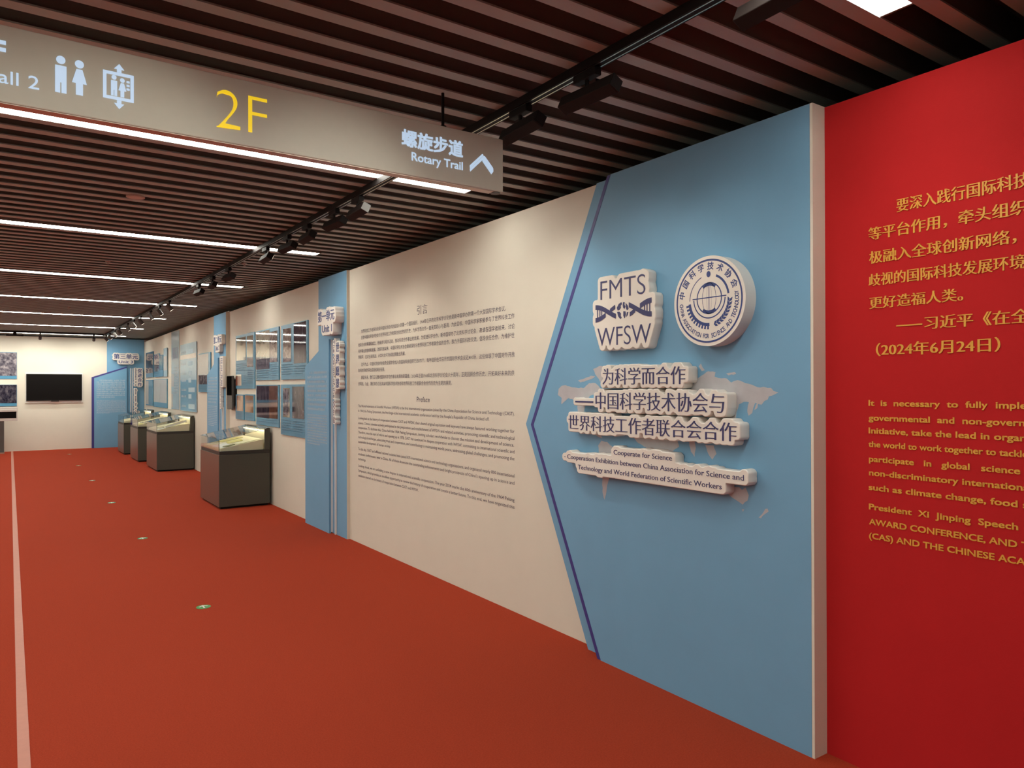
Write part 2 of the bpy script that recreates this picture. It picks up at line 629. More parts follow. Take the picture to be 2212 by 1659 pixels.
STRIPS = [(1.426, 2.622), (4.36, 2.612), (7.28, 2.575), (10.23, 2.588), (13.04, 2.562), (15.78, 2.535), (18.73, 2.54), (21.62, 2.52), (-1.51, 2.62)]  # last row is unseen, added behind the viewer for frontal light
b = bmesh.new()
k0 = -31
y = 2.19 - 0.1835 * 55
while y < 23.0:
    xl = -6
    for far, xr in STRIPS:
        if far - 0.131 < y + 0.0215 and y - 0.0215 < far:
            xl = xr + 0.014
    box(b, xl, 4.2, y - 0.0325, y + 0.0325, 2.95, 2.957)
    box(b, xl, 4.2, y - 0.010, y + 0.010, 2.957, 3.10, mi=1)
    y += 0.1835
box(b, -6, 4.2, -8, 23.2, 3.10, 3.20, mi=1)
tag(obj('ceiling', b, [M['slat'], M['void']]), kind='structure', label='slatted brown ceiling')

R = lambda x: Frame('R', x)
B_ = lambda y: Frame('B', y)
b = bmesh.new()
box(b, 2.955, 3.06, 1.9, 12.42, 0, H)
pts = [(13.0, 2.955)] + [(yy, wx(yy)) for yy in (FAR,)]
bb = bmesh.new()
q = [(2.955, 12.42), (2.955, 13.0), (wx(FAR), FAR), (3.3, FAR), (3.3, 12.42)]
lo = [bb.verts.new((x, yy, 0)) for x, yy in q]
hi = [bb.verts.new((x, yy, H + 0.02)) for x, yy in q]
bb.faces.new(lo)
bb.faces.new(hi[::-1])
for i in range(5):
    bb.faces.new([lo[i], hi[i], hi[(i + 1) % 5], lo[(i + 1) % 5]])
bmesh.ops.recalc_face_normals(bb, faces=bb.faces)
add_bm(b, bb)
tag(obj('wall_right', b, M['cream']), kind='structure', label='cream partition wall on the right')
tag(obj('wall_far', BX(-6, 3.4, FAR, FAR + 0.12, 0, 2.92), M['cream']), kind='structure', label='cream end wall of the corridor')
tag(obj('wall_left', BX(-6.1, -6, -8, 23.2, 0, 3.3), M['cream']), kind='structure', label='cream wall on the left')
tag(obj('wall_back', BX(-6, 4.2, -8.1, -8, 0, 3.3), M['outer']), kind='structure', label='dark wall behind the viewer')
tag(obj('wall_outer', BX(4.2, 4.3, -8, 23.2, 0, 3.3), M['outer']), kind='structure', label='dark wall behind the partitions')
tag(obj('wall_end', BX(-6, 4.2, 23.2, 23.3, 0, 3.3), M['outer']), kind='structure', label='dark wall behind the end wall')

# ------------------------------------------------------------------ ceiling strip lights
names = ['at the top edge right of centre, cut off by the picture', 'directly behind and below the hanging sign', 'in the first row beyond the hanging sign',
         'in the second row beyond the hanging sign', 'in the third row beyond the hanging sign', 'in the fourth row beyond the hanging sign',
         'in the fifth row beyond the hanging sign', 'nearest the end wall', 'just behind the viewer, out of the picture']
for (far, xr), nm in zip(STRIPS, names):
    t = thing('ceiling_light', 'white glowing strip light ' + nm, 'light', (xr, far - 0.065, 2.955), group='strip lights between the ceiling slats')
    obj('diffuser', BX(-5.6, xr, far - 0.13, far, 2.953, 2.965), M['strip'], t)
    h = bmesh.new()
    box(h, -5.61, xr + 0.01, far - 0.137, far - 0.131, 2.9525, 3.02)
    box(h, -5.61, xr + 0.01, far + 0.001, far + 0.007, 2.952, 3.02)
    box(h, xr + 0.001, xr + 0.012, far - 0.131, far + 0.001, 2.952, 3.02)
    box(h, -5.61, xr + 0.01, far - 0.131, far + 0.001, 3.02, 3.03)
    obj('housing', h, M['void'], t)
    localise(t)

# ------------------------------------------------------------------ red quotation wall
RW = R(2.933)
t = thing('quotation_wall', 'red wall panel with gold Chinese and English quotation', 'wall panel', (2.933, 1.0, 0))
obj('panel', BX(2.933, 3.04, -7.9, 1.845, 0, 2.818), M['red'], t)
b = bmesh.new()
SG = (0.026, -0.006)
L = [('要深入践行国际科技合作倡议', '要深入践行国际', -1.525, -1.165, 2.296, 2.350), ('等平台作用，牵头组织', '等平台作用', -1.642, -1.359, 2.202, 2.255),
     ('极融入全球创新网络，积', '极融入全球创新网络', -1.639, -1.123, 2.105, 2.157), ('歧视的国际科技发展环境', '歧视的国际科技发展', -1.642, -1.178, 2.012, 2.063),
     ('更好造福人类。', '更好造福人类', -1.639, -1.300, 1.918, 1.967), ('习近平《在全国科技大会', '习近平', -1.419, -1.244, 1.820, 1.870),
     ('（2024年6月24日）', None, -1.612, -1.155, 1.722, 1.776)]
for s, ref, u0, u1, v0, v1 in L:
    letter(b, RW, s, u0, u1, v0=v0, v1=v1, ref=ref, song=SG, w=0.001, thick=0.002, res=3)
prism(b, RW, rect(-1.528, -1.427, 1.8385, 1.8435), 0.001, 0.003)
obj('chinese_lettering', b, M['gold'], t)
b = bmesh.new()
L = [('It  is  necessary  to  fully  implement the', 'It  is  necessary', -1.644, -1.362, 1.5185), ('governmental  and  non-governmental', 'governmental  and', -1.644, -1.311, 1.4575),
     ('Initiative, take the lead in organizing', 'Initiative, take the lead in', -1.644, -1.192, 1.4045), ('the world to work together to tackle', 'the world to work together to', -1.645, -1.171, 1.3485),
     ('participate   in   global   science   and', 'participate   in   global   science', -1.643, -1.095, 1.2875), ('non-discriminatory international', 'non-discriminatory', -1.643, -1.298, 1.2305),
     ('such as climate change, food security', 'such as climate change,', -1.645, -1.204, 1.1700), ('President  Xi  Jinping  Speech  at', 'President  Xi  Jinping  Speech', -1.644, -1.102, 1.0895),
     ('AWARD CONFERENCE, AND THE', 'AWARD CONFERENCE, AND', -1.644, -1.105, 1.0275), ('(CAS) AND THE CHINESE ACADEMY', '(CAS) AND THE CHINESE', -1.644, -1.177, 0.9695)]
for s, ref, u0, u1, base in L:
    letter(b, RW, s, u0, u1, base=base, size=0.0335, ref=ref, song=(.022, .020), w=0.001, thick=0.002)
obj('english_lettering', b, M['gold'], t)
localise(t)

# ------------------------------------------------------------------ blue title wall with the arrow edge
TW = R(2.842)
t = thing('title_wall', 'large light blue wall slab with an arrow-shaped left edge', 'wall panel', (2.842, 2.6, 0))
obj('face_panel', PR(TW, [(-3.115, 2.82), (-1.852, 2.82), (-1.852, 0), (-3.212, 0), (-3.868, 1.349)], -0.055, 0), M['blue'], t)
obj('back_panel', PR(TW, [(-3.30, 2.82), (-1.86, 2.82), (-1.86, 0), (-3.392, 0), (-4.035, 1.347)], -0.112, -0.058), M['blue'], t)
obj('edge_stripe', PR(TW, [(-3.115, 2.818), (-3.142, 2.818), (-3.897, 1.35), (-3.24, 0.002), (-3.212, 0.002), (-3.868, 1.349)], -0.05, 0.0015), M['navy'], t)
obj('end_panel', BX(2.8425, 2.95, 1.838, 1.851, 0, 2.82), M['cream'], t)
b = bmesh.new()
MAP = {'na': [(3.601, 1.586), (3.569, 1.606), (3.528, 1.609), (3.48, 1.598), (3.417, 1.593), (3.36, 1.592), (3.31, 1.62), (3.25, 1.62), (3.198, 1.585), (3.24, 1.56), (3.30, 1.545), (3.34, 1.50), (3.36, 1.44), (3.30, 1.38), (3.24, 1.34), (3.19, 1.30), (3.24, 1.31), (3.33, 1.36), (3.41, 1.43), (3.42, 1.50), (3.457, 1.52), (3.50, 1.53), (3.53, 1.514), (3.575, 1.49), (3.57, 1.53), (3.61, 1.55)],
       'arctic': [(3.411, 1.637), (3.37, 1.645), (3.33, 1.655), (3.29, 1.665), (3.253, 1.66), (3.29, 1.645), (3.34, 1.635), (3.387, 1.625)],
       'gl': [(3.271, 1.704), (3.216, 1.721), (3.15, 1.715), (3.12, 1.68), (3.16, 1.63), (3.20, 1.62), (3.253, 1.673)],
       'sa': [(3.228, 1.255), (3.20, 1.285), (3.15, 1.28), (3.10, 1.25), (3.085, 1.20), (3.11, 1.14), (3.136, 1.07), (3.155, 1.01), (3.173, 0.943), (3.191, 0.983), (3.192, 1.057), (3.21, 1.15)],
       'eurasia': [(2.52, 1.60), (2.49, 1.63), (2.449, 1.655), (2.41, 1.675), (2.364, 1.669), (2.37, 1.648), (2.345, 1.64), (2.295, 1.637), (2.27, 1.618), (2.234, 1.629), (2.19, 1.615), (2.151, 1.607), (2.12, 1.595), (2.088, 1.597), (2.049, 1.593), (2.035, 1.578), (2.010, 1.572), (2.03, 1.563), (2.06, 1.554), (2.066, 1.54), (2.085, 1.532), (2.10, 1.515), (2.135, 1.523), (2.145, 1.50), (2.151, 1.475), (2.172, 1.462), (2.178, 1.49), (2.169, 1.525), (2.198, 1.527), (2.225, 1.515), (2.24, 1.48), (2.246, 1.44), (2.30, 1.40), (2.36, 1.42), (2.42, 1.45), (2.46, 1.50), (2.53, 1.52)],
       'africa': [(2.93, 1.36), (2.90, 1.40), (2.82, 1.42), (2.70, 1.41), (2.66, 1.37), (2.62, 1.33), (2.60, 1.29), (2.65, 1.26), (2.68, 1.20), (2.71, 1.12), (2.75, 1.07), (2.79, 1.10), (2.80, 1.18), (2.84, 1.27), (2.90, 1.29), (2.935, 1.32)],
       'india': [(2.539, 1.33), (2.50, 1.33), (2.49, 1.29), (2.498, 1.245), (2.522, 1.269)],
       'sea': [(2.431, 1.31), (2.378, 1.31), (2.36, 1.27), (2.385, 1.24), (2.418, 1.28)],
       'isles': [(2.40, 1.215), (2.33, 1.205), (2.28, 1.19), (2.30, 1.175), (2.37, 1.19)],
       'aus': [(2.295, 1.085), (2.26, 1.12), (2.225, 1.122), (2.21, 1.112), (2.19, 1.125), (2.172, 1.09), (2.179, 1.065), (2.206, 1.042), (2.236, 1.056), (2.266, 1.068)],
       'tas': [(2.212, 1.02), (2.198, 1.022), (2.205, 1.008)], 'nz': [(2.082, 1.040), (2.070, 1.043), (2.064, 1.03), (2.085, 1.015), (2.105, 0.993), (2.118, 0.995), (2.10, 1.012)],
       'japan': [(2.13, 1.515), (2.118, 1.525), (2.122, 1.50), (2.14, 1.488)], 'svalbard': [(2.47, 1.70), (2.455, 1.715), (2.445, 1.695), (2.43, 1.68), (2.45, 1.676)],
       'severny': [(2.30, 1.662), (2.25, 1.668), (2.24, 1.66), (2.285, 1.652)]}
rr = random.Random(3)
for n_, p in MAP.items():
    P2 = []
    for i in range(len(p)):                      # ragged coastline
        a_, c_ = p[i], p[(i + 1) % len(p)]
        P2.append((-a_[0], a_[1]))
        ln = math.hypot(a_[0] - c_[0], a_[1] - c_[1])
        for kk in range(1, max(1, int(ln / 0.014))):
            f = kk / max(1, int(ln / 0.014))
            P2.append((-(a_[0] + (c_[0] - a_[0]) * f) + rr.uniform(-1, 1) * .0028, a_[1] + (c_[1] - a_[1]) * f + rr.uniform(-1, 1) * .0028))
    flat_poly(b, TW, P2, 0.0006)
obj('world_map', b, M['map'], t)
localise(t)


# ------------------------------------------------------------------ raised signs on the title wall
def plaque(name, label, cat, fr, d, grow, build, centre, ink='ink', part='lettering', cell=0.004, group=None, mats=None, smooth=2):
    """contour-cut board of thickness d with lettering on its front"""
    t = thing(name, label, cat, centre, group=group)
    parts = build(d)
    tr = []
    for p in parts:
        tr += p[3]
    bk = contour_backing(fr, tr, grow, 0.0, d, cell=cell, smooth=smooth)
    obj('backing', bk, M['plaque'], t)
    for nm, bm, mt, _ in parts:
        obj(nm, bm, mt, t)
    localise(t)
    return t


def build_logo(d):
    out = []
    b, tr = bmesh.new(), []
    letter(b, TW, 'FMTS', -3.136, -2.780, v0=2.094, v1=2.201, w=d, thick=.002, tris=tr, res=6, song=(-.012, -.012))
    out.append(('lettering', b, M['ink'], tr))
    b, tr = bmesh.new(), []
    letter(b, TW, 'WFSW', -3.163, -2.740, v0=1.831, v1=1.934, w=d, thick=.002, tris=tr, res=6, song=(-.012, -.012))
    out.append(('lettering', b, M['ink'], tr))
    b, tr = bmesh.new(), []
    u0, u1, vm, h = -3.179, -2.733, 2.019, 0.05

    def strand(f0, f1, ph, wd):
        n = 26
        top, bot = [], []
        for i in range(n + 1):
            f = f0 + (f1 - f0) * i / n
            x = u0 + (u1 - u0) * f
            c = math.cos(ph + f * 2 * math.pi * 1.0)
            yv = vm + (h - wd / 2) * c
            top.append((x, yv + wd / 2))
            bot.append((x, yv - wd / 2))
        flat_poly(b, TW, top + bot[::-1], d + .0018 + .0001 * f0 + .00013 * (ph > 1), 0.0, tr)
    strand(0.0, 0.385, 0.0, 0.028)
    strand(0.0, 0.195, math.pi, 0.026)
    strand(0.275, 0.37, math.pi, 0.024)
    strand(0.63, 0.725, 0.0, 0.024)
    strand(0.805, 1.0, 0.0, 0.028)
    strand(0.615, 1.0, math.pi, 0.028)
    for f in (0.03, 0.075, 0.11):
        x = u0 + (u1 - u0) * f
        flat_poly(b, TW, rect(x, x + .007, vm - h + .012, vm + h - .012), d, .0016, tr)
    for f in (0.89, 0.93, 0.975):
        x = u0 + (u1 - u0) * f
        flat_poly(b, TW, rect(x - .007, x, vm - h + .012, vm + h - .012), d, .0016, tr)
    for pts in ([(-.046, .020), (-.030, .040), (-.010, .047), (-.006, .036), (-.016, .028), (-.014, .016), (-.026, .006), (-.040, .004)],
                [(-.044, -.004), (-.026, -.004), (-.014, -.014), (-.016, -.028), (-.008, -.040), (-.020, -.045), (-.036, -.028)],
                [(.004, .046), (.016, .045), (.014, .030), (.022, .022), (.014, .008), (.005, .014), (.001, .030)],
                [(.024, .040), (.040, .024), (.046, .006), (.034, -.002), (.026, .012)],
                [(.006, -.004), (.022, -.006), (.026, -.022), (.016, -.044), (.006, -.030)],
                [(.034, -.012), (.045, -.012), (.038, -.030), (.028, -.038)]):
        flat_poly(b, TW, [((u0 + u1) / 2 + x * 1.0 + .002, vm + yv) for x, yv in pts], d, .0016, tr)
    out.append(('emblem', b, M['ink'], tr))
    return out


plaque('logo_sign', 'raised white sign with FMTS and WFSW lettering around a helix emblem', 'sign', TW, 0.06, 0.026, build_logo, (2.842, 2.95, 2.0), smooth=3)

# round emblem
EC = (-2.345, 2.011)
t = thing('emblem_sign', 'round white emblem disc with a globe and ring of lettering', 'sign', (2.842, -EC[0], EC[1]))
b = bmesh.new()
cyl(b, TW(EC[0], EC[1], 0.0), TW(EC[0], EC[1], 0.075), 0.217, n=96)
bmesh.ops.bevel(b, geom=[e for e in b.edges if e.calc_face_angle(0) > 1.2 and abs((e.verts[0].co.x + e.verts[1].co.x) / 2 - (2.842 - .075)) < .001], offset=0.006, segments=2, affect='EDGES')
obj('disc', b, M['plaque'], t)
W0 = 0.0755
b = bmesh.new()
ring(b, TW, EC[0], EC[1], 0.1925, 0.2015, W0, n=96)
obj('outer_ring', b, M['ink_blue'], t)


def arc_text(bm, s, r, a0, a1, size, xs=1.0, outward=True, off=0.0):
    """characters standing on a circle, from angle a0 to a1 in degrees"""
    n = len(s)
    for i, ch in enumerate(s):
        if ch == ' ':
            continue
        a = math.radians(a0 + (a1 - a0) * (i / (n - 1) if n > 1 else .5))
        V, F = glyphs(ch, off, (0.026, 0.020), 3)
        c = (V.max(0) + V.min(0)) / 2
        c[1] = 0.36
        P = (V - c) * np.array([size * xs, size])
        th = a - math.pi / 2 if outward else a + math.pi / 2
        rot = np.array([[math.cos(th), -math.sin(th)], [math.sin(th), math.cos(th)]])
        P = P @ rot.T + np.array([EC[0] + r * math.cos(a), EC[1] + r * math.sin(a)])
        emit_flat(bm, TW, P, F, W0)


b = bmesh.new()
arc_text(b, '中国科学技术协会', 0.168, 166, 24, 0.040)
obj('chinese_lettering', b, M['ink_blue'], t)
b = bmesh.new()
arc_text(b, 'CHINA ASSOCIATION FOR SCIENCE AND TECHNOLOGY', 0.168, 183, 369, 0.031, 0.72, outward=False)
obj('english_lettering', b, M['ink_blue'], t)
b = bmesh.new()
gc = (EC[0] + 0.006, EC[1] + 0.013)
GR = 0.077
ring(b, TW, gc[0], gc[1], GR - 0.006, GR, W0, n=64)
for sx in (0.20, 0.55):
    ring(b, TW, gc[0], gc[1], GR - 0.004, GR, W0 + .0001, n=64, sx=sx)
flat_poly(b, TW, rect(gc[0] - .0018, gc[0] + .0018, gc[1] - GR, gc[1] + GR), W0 + .0002)
ring(b, TW, gc[0], gc[1], GR - 0.018, GR, W0 + .0001, a0=55, a1=125, n=24)
ring(b, TW, gc[0], gc[1], GR - 0.018, GR, W0 + .0001, a0=235, a1=305, n=24)
flat_poly(b, TW, [(gc[0] - .103, gc[1] + .000), (gc[0] + .103, gc[1] + .001), (gc[0] + .103, gc[1] + .006), (gc[0] - .103, gc[1] + .005)], W0 + .0003)
ring(b, TW, gc[0], gc[1], .092, .098, W0, a0=182, a1=358, n=48)
obj('globe', b, M['ink_blue'], t)
b = bmesh.new()
flat_poly(b, TW, [(EC[0] + .003 + .0125 * math.cos(q_), EC[1] + .129 + .015 * math.sin(q_)) for q_ in [k * math.pi / 12 for k in range(24)]], W0)
o_, i_ = ring_pts(EC[0] + .004, EC[1] + .008, .116, .120, 112, 180, 30)
flat_poly(b, TW, o_ + i_[::-1], W0)
o_, i_ = ring_pts(EC[0] + .004, EC[1] + .008, .112, .123, 68, 8, 30)
flat_poly(b, TW, o_ + i_[::-1], W0)
# toothed gear arc at lower left, leaf sprig at lower right
n = 11
for k in range(n):
    a = 190 + 78 * k / (n - 1)
    o_, i_ = ring_pts(EC[0] + .004, EC[1] + .006, .126, .143, a - 2.2, a + 2.2, 3)
    flat_poly(b, TW, o_ + i_[::-1], W0)
ring(b, TW, EC[0] + .004, EC[1] + .006, .112, .127, W0 + .0001, a0=186, a1=272, n=40)
for k in range(9):
    a = math.radians(284 + 66 * k / 8)
    for sgn in (-1, 1):
        c0 = Vector((EC[0] + .004 + .124 * math.cos(a), EC[1] + .006 + .124 * math.sin(a)))
        dv = Vector((-math.sin(a), math.cos(a)))
        nv = Vector((math.cos(a), math.sin(a))) * sgn
        p0, p1 = c0, c0 + dv * .024 + nv * .014
        sd = (p1 - p0).normalized().orthogonal() * .0066
        mid = (p0 + p1) / 2
        flat_poly(b, TW, [tuple(p0), tuple(mid + sd), tuple(p1), tuple(mid - sd)], W0 + .0001 * (2 + sgn))
ring(b, TW, EC[0] + .004, EC[1] + .006, .1225, .1245, W0 + .0003, a0=284, a1=352, n=30)
obj('emblem', b, M['ink_blue'], t)
localise(t)

TSONG = (0.010, -0.014)


def title_line(s, u0, u1, v0, v1, dash=None):
    def f(d):
        b, tr = bmesh.new(), []
        letter(b, TW, s, u0, u1, v0=v0, v1=v1, w=d, thick=.002, tris=tr, res=3, song=TSONG)
        if dash:
            flat_poly(b, TW, rect(*dash), d, .002, tr)
        return [('lettering', b, M['ink'], tr)]
    return f


plaque('title_sign', 'topmost raised white title sign, reading 为科学而合作', 'sign', TW, 0.07, 0.0185,
       title_line('为科学而合作', -3.110, -2.494, 1.611, 1.703), (2.842, 2.8, 1.65), group='raised title lines')
plaque('title_sign', 'middle raised white title line that begins with a long dash', 'sign', TW, 0.07, 0.0185,
       title_line('中国科学技术协会与', -3.170, -2.255, 1.473, 1.568, (-3.352, -3.190, 1.506, 1.516)), (2.842, 2.8, 1.52), group='raised title lines')
plaque('title_sign', 'lowest and longest Chinese raised title line, 世界科技工作者联合会合作', 'sign', TW, 0.07, 0.0185,
       title_line('世界科技工作者联合会合作', -3.417, -2.185, 1.342, 1.431), (2.842, 2.8, 1.39), group='raised title lines')


def build_sub(d):
    out = []
    for tx, u0, u1, base in (('Cooperate for Science', -3.025, -2.590, 1.2215), ('- Cooperation Exhibition between China Association for Science and', -3.464, -2.149, 1.166),
                             ('Technology and World Federation of Scientific Workers', -3.334, -2.276, 1.111)):
        b, tr = bmesh.new(), []
        letter(b, TW, tx, u0, u1, base=base, size=0.0385, w=d, thick=.0015, tris=tr)
        out.append(('text_line', b, M['ink'], tr))
    return out


plaque('subtitle_sign', 'raised white sign with three lines of English title', 'sign', TW, 0.065, 0.022, build_sub, (2.842, 2.8, 1.16))

# ------------------------------------------------------------------ preface on the cream wall
PW = R(2.955)
t = thing('preface_text', 'dark Chinese and English preface printed on the cream wall', 'wall text', (2.955, 5.66, 1.5))
b = bmesh.new()
letter(b, PW, '引言', -5.752, -5.558, v0=2.235, v1=2.316, song=(0.004, -.012))
obj('chinese_heading', b, M['ink_soft'], t)
b = bmesh.new()
CN = ['世界科技工作者联合会是中国科学技术协会加入的第一个国际组织，1964年召开的北京科学讨论会是新中国举办的第一个大型国际学术会议。',
      '回望中国科学技术协会与世界科技工作者联合会合作的历史，为科学而合作一直是其初心与基调。为此目标，中国科学家积极参与了世界科技工作',
      '者联合会的筹建和成立，积极参与相关活动，推动科技合作事业的发展。为促进科学合作，新中国举办了北京科学讨论会，邀请各国学者前来，讨论',
      '科学事业的使命和发展。改革开放以来，中国科学技术协会继续深化与世界科技工作者联合会的合作，致力于国际科技交流，倡导信任合作，为维护世',
      '界和平，应对全球挑战，人类社会可持续发展做出贡献。',
      '迄今为止，中国科学技术协会及全国学会加入的国际科技组织已达875个，每年组织在华召开的国际学术会议近800场，这些体现了中国对外开放',
      '及科技领域的突出成就和美好前景。',
      '展望未来，我们正在推动国际科学合作事业发展的新篇章。2024年正值1964年北京科学讨论会六十周年，正是回顾合作历史、开拓美好未来的良',
      '好契机。为此，我们举办了此次以中国科学技术协会和世界科技工作者联合会合作历史为主题的展览。']
CP = [(6.988, 4.355, 2.168), (6.988, 4.247, 2.105), (7.065, 4.243, 2.031), (7.065, 4.248, 1.967), (7.065, 5.98, 1.905), (6.989, 4.244, 1.830), (7.066, 6.42, 1.770), (6.99, 4.249, 1.698), (7.066, 5.137, 1.632)]
for s, (ya, yb, z) in zip(CN, CP):
    letter(b, PW, s, -ya, -yb, base=z - 0.0145, size=0.041, res=1, song=(0.004, 0.002))
obj('chinese_paragraphs', b, M['ink_soft'], t)
b = bmesh.new()
letter(b, PW, 'Preface', -5.760, -5.518, base=1.470, size=0.064, off=.004)
obj('english_heading', b, M['ink_soft'], t)
b = bmesh.new()
EN = ['The World Federation of Scientific Workers (WFSW) is the first international organization joined by the China Association for Science and Technology (CAST).',
      'In 1964, the Peking Symposium, the first large-scale international academic conference held by the People\'s Republic of China, kicked off.',
      'Looking back at the history of cooperation between CAST and WFSW, their shared original aspiration and keynote have always featured working together for',
      'science. Chinese scientists actively participated in the preparation and establishment of WFSW and related activities, promoting scientific and technological',
      'cooperation. To facilitate this, China held the 1964 Peking Symposium, inviting scholars worldwide to discuss the mission and development of science.',
      'Therefore, since the start of reform and opening up in 1978, CAST has continued to deepen cooperation with WFSW, committing to international scientific and',
      'technological exchanges, advocating trust and cooperation, and contributing to maintaining world peace, addressing global challenges, and promoting the',
      'sustainable development of human society.',
      'To this day, CAST and affiliated national societies have joined 875 international science and technology organizations, and organized nearly 800 international',
      'academic conferences a year in China. All of these showcase the outstanding achievements and bright prospects of China\'s opening up in science and',
      'technology.',
      'Looking ahead, we are unfolding a new chapter in international scientific cooperation. The year 2024 marks the 60th anniversary of the 1964 Peking',
      'Symposium, which provides an excellent opportunity to review the history of cooperation and create a better future. To this end, we have organized this',
      'exhibition themed on the history of cooperation between CAST and WFSW.']
EP = [(4.25, 1.407), (4.581, 1.3565), (4.251, 1.282), (4.251, 1.232), (4.256, 1.184), (4.251, 1.1365), (4.251, 1.0875), (6.299, 1.0395), (4.252, 0.9655), (4.252, 0.914), (6.875, 0.863), (4.253, 0.7935), (4.253, 0.743), (5.731, 0.692)]
for s, (yb, z) in zip(EN, EP):
    letter(b, PW, s, -7.068, -yb, base=z - 0.011, size=0.036, res=2, off=.002)
obj('english_paragraphs', b, M['ink_soft'], t)
localise(t)

# ------------------------------------------------------------------ unit columns along the right wall
rnd = random.Random(11)


def column(label, x, y0, y1, xback, h):
    t = thing('pilaster', label, 'column', (x, (y0 + y1) / 2, 0), group='blue unit columns')
    obj('face', BX(x, x + .02, y0, y1, 0, h), M['blue'], t)
    obj('end_face', BX(x + .0005, xback, y0 - .006, y0 - .0005, 0, h), M['cream'], t)
    localise(t)


column('tall blue column strip beside the preface text', 2.922, 7.30, 8.147, 2.955, 2.835)
column('tall blue column strip behind the second unit sign', 2.90, 12.41, 13.26, 2.9549, 2.832)


def info_panel(label, fr, ya, yb, za, zb, d, seed, part_mat='blue'):
    """floor-standing text board with a slanted top: near edge ya is the taller one"""
    t = thing('text_board', label, 'panel', fr(-(ya + yb) / 2, 0, 0), group='slanted blue unit text boards')
    obj('board', PR(fr, [(-yb, 0), (-ya, 0), (-ya, zb), (-yb, za)], -0.022, 0), M['blue'], t)
    obj('white_core', PR(fr, [(-yb + .002, .01), (-ya - .001, .01), (-ya - .001, zb - .002), (-yb + .002, za - .002)], -d, -0.0225), M['white'], t)
    r = random.Random(seed)
    b = bmesh.new()
    L_ = yb - ya
    for k in range(9):
        v = 1.755 - .052 * k
        marks(b, fr, -yb + (.16 if k == 0 else .08), -ya - (.04 if k < 8 else .10), v, .027, rnd=r)
    for k in range(12):
        v = 1.275 - .030 * k
        marks(b, fr, -yb + .08, -ya - (.05 if k < 11 else .28), v, .016, kind='latin', rnd=r)
    obj('printed_text', b, M['white_print'], t)
    localise(t)


info_panel('tall blue text board with slanted top below the Unit 1 sign', R(2.877), 7.70, 8.475, 1.845, 2.125, 0.0445, 1)
info_panel('tall blue text board with slanted top below the second unit sign', R(2.862), 12.80, 13.60, 1.815, 2.10, 0.0375, 2)


def unit_sign(label, fr, d, cn, en, u0, u1, v0, v1, e0, e1, ev0, ev1, centre, grow=.03):
    def f(dd):
        b, tr = bmesh.new(), []
        letter(b, fr, cn, u0, u1, v0=v0, v1=v1, w=dd, thick=.002, tris=tr, song=(.022, .012))
        b2, tr2 = bmesh.new(), []
        letter(b2, fr, en, e0, e1, v0=ev0, v1=ev1, w=dd, thick=.002, tris=tr2, song=(.016, .014))
        return [('chinese_lettering', b, M['ink_blue'], tr), ('english_lettering', b2, M['ink_blue'], tr2)]
    return plaque('unit_sign', label, 'sign', fr, d, grow, f, centre, group='raised unit number signs')


U1 = R(2.921)
unit_sign('raised white sign reading Unit 1 on the nearest blue column', U1, 0.10, '第一单元', 'Unit 1', -7.88, -7.385, 2.315, 2.435, -7.75, -7.46, 2.195, 2.275, (2.921, 7.63, 2.3))
U2 = R(2.899)
unit_sign('raised white sign reading Unit 2 on the middle blue column', U2, 0.06, '第二单元', 'Unit 2', -12.99, -12.45, 2.335, 2.450, -12.86, -12.60, 2.215, 2.295, (2.899, 12.7, 2.3))


def vertical_sign(label, fr, d, chars, cu, cs, vtop, pitch, en, eu, ev0, ev1, poles, centre, unread=None):
    """a hanging strip of stacked characters beside a line of turned English, on two thin rails"""
    t = thing('vertical_sign', label, 'sign', centre, group='vertical unit title signs')
    b, tr = bmesh.new(), []
    for k, ch in enumerate(chars):
        if unread:
            marks(b, fr, cu - cs / 2, cu + cs * .56, vtop - pitch * k - cs, cs, w=d + .001, rnd=rnd)
            tr += [((cu - cs / 2, vtop - pitch * k - cs), (cu + cs / 2, vtop - pitch * k - cs), (cu + cs / 2, vtop - pitch * k)),
                   ((cu - cs / 2, vtop - pitch * k - cs), (cu + cs / 2, vtop - pitch * k), (cu - cs / 2, vtop - pitch * k))]
            continue
        letter(b, fr, ch, cu - cs / 2, cu + cs / 2, v0=vtop - pitch * k - cs * 1.0, v1=vtop - pitch * k, w=d, thick=.002, tris=tr, song=(.022, .012))
    obj('chinese_lettering', b, M['ink_blue'], t)
    b = bmesh.new()
    if en is None:                           # turned small print, too small to read
        V, F = [], []
        x = 0.0
        while x < ev1 - ev0 - .03:
            if rnd.random() > .14:
                for a0, a1, c0, c1 in ((0, .010, 0, rnd.choice((.5, .5, .72))), (.018, .027, 0, .48), (0, .027, .40, .52)):
                    n = len(V)
                    V += [(x + a0, c0), (x + a1, c0), (x + a1, c1), (x + a0, c1)]
                    F.append((n, n + 1, n + 2, n + 3))
            x += .038
        V = np.array(V)
    else:
        V, F = glyphs(en, 0.004, (0, 0), 3)
    s = (ev1 - ev0) / (V[:, 0].max() - V[:, 0].min())
    hs = 0.062
    P = np.column_stack([eu - .02 + V[:, 1] * hs, ev1 - (V[:, 0] - V[:, 0].min()) * s])
    emit_flat(b, fr, P, F, d, .0015)
    for f in F:
        for i in range(1, len(f) - 1):
            tr.append((P[f[0]], P[f[i]], P[f[i + 1]]))
    bmesh.ops.recalc_face_normals(b, faces=b.faces)
    obj('english_lettering', b, M['ink'], t)
    obj('backing', contour_backing(fr, tr, .013 if en else .024, .003, d), M['plaque'], t)
    for pu, vt in poles:
        obj('rail', PR(fr, rect(pu - .008, pu + .008, 0.004, vt), .001, .020), M['white'], t)
    localise(t)


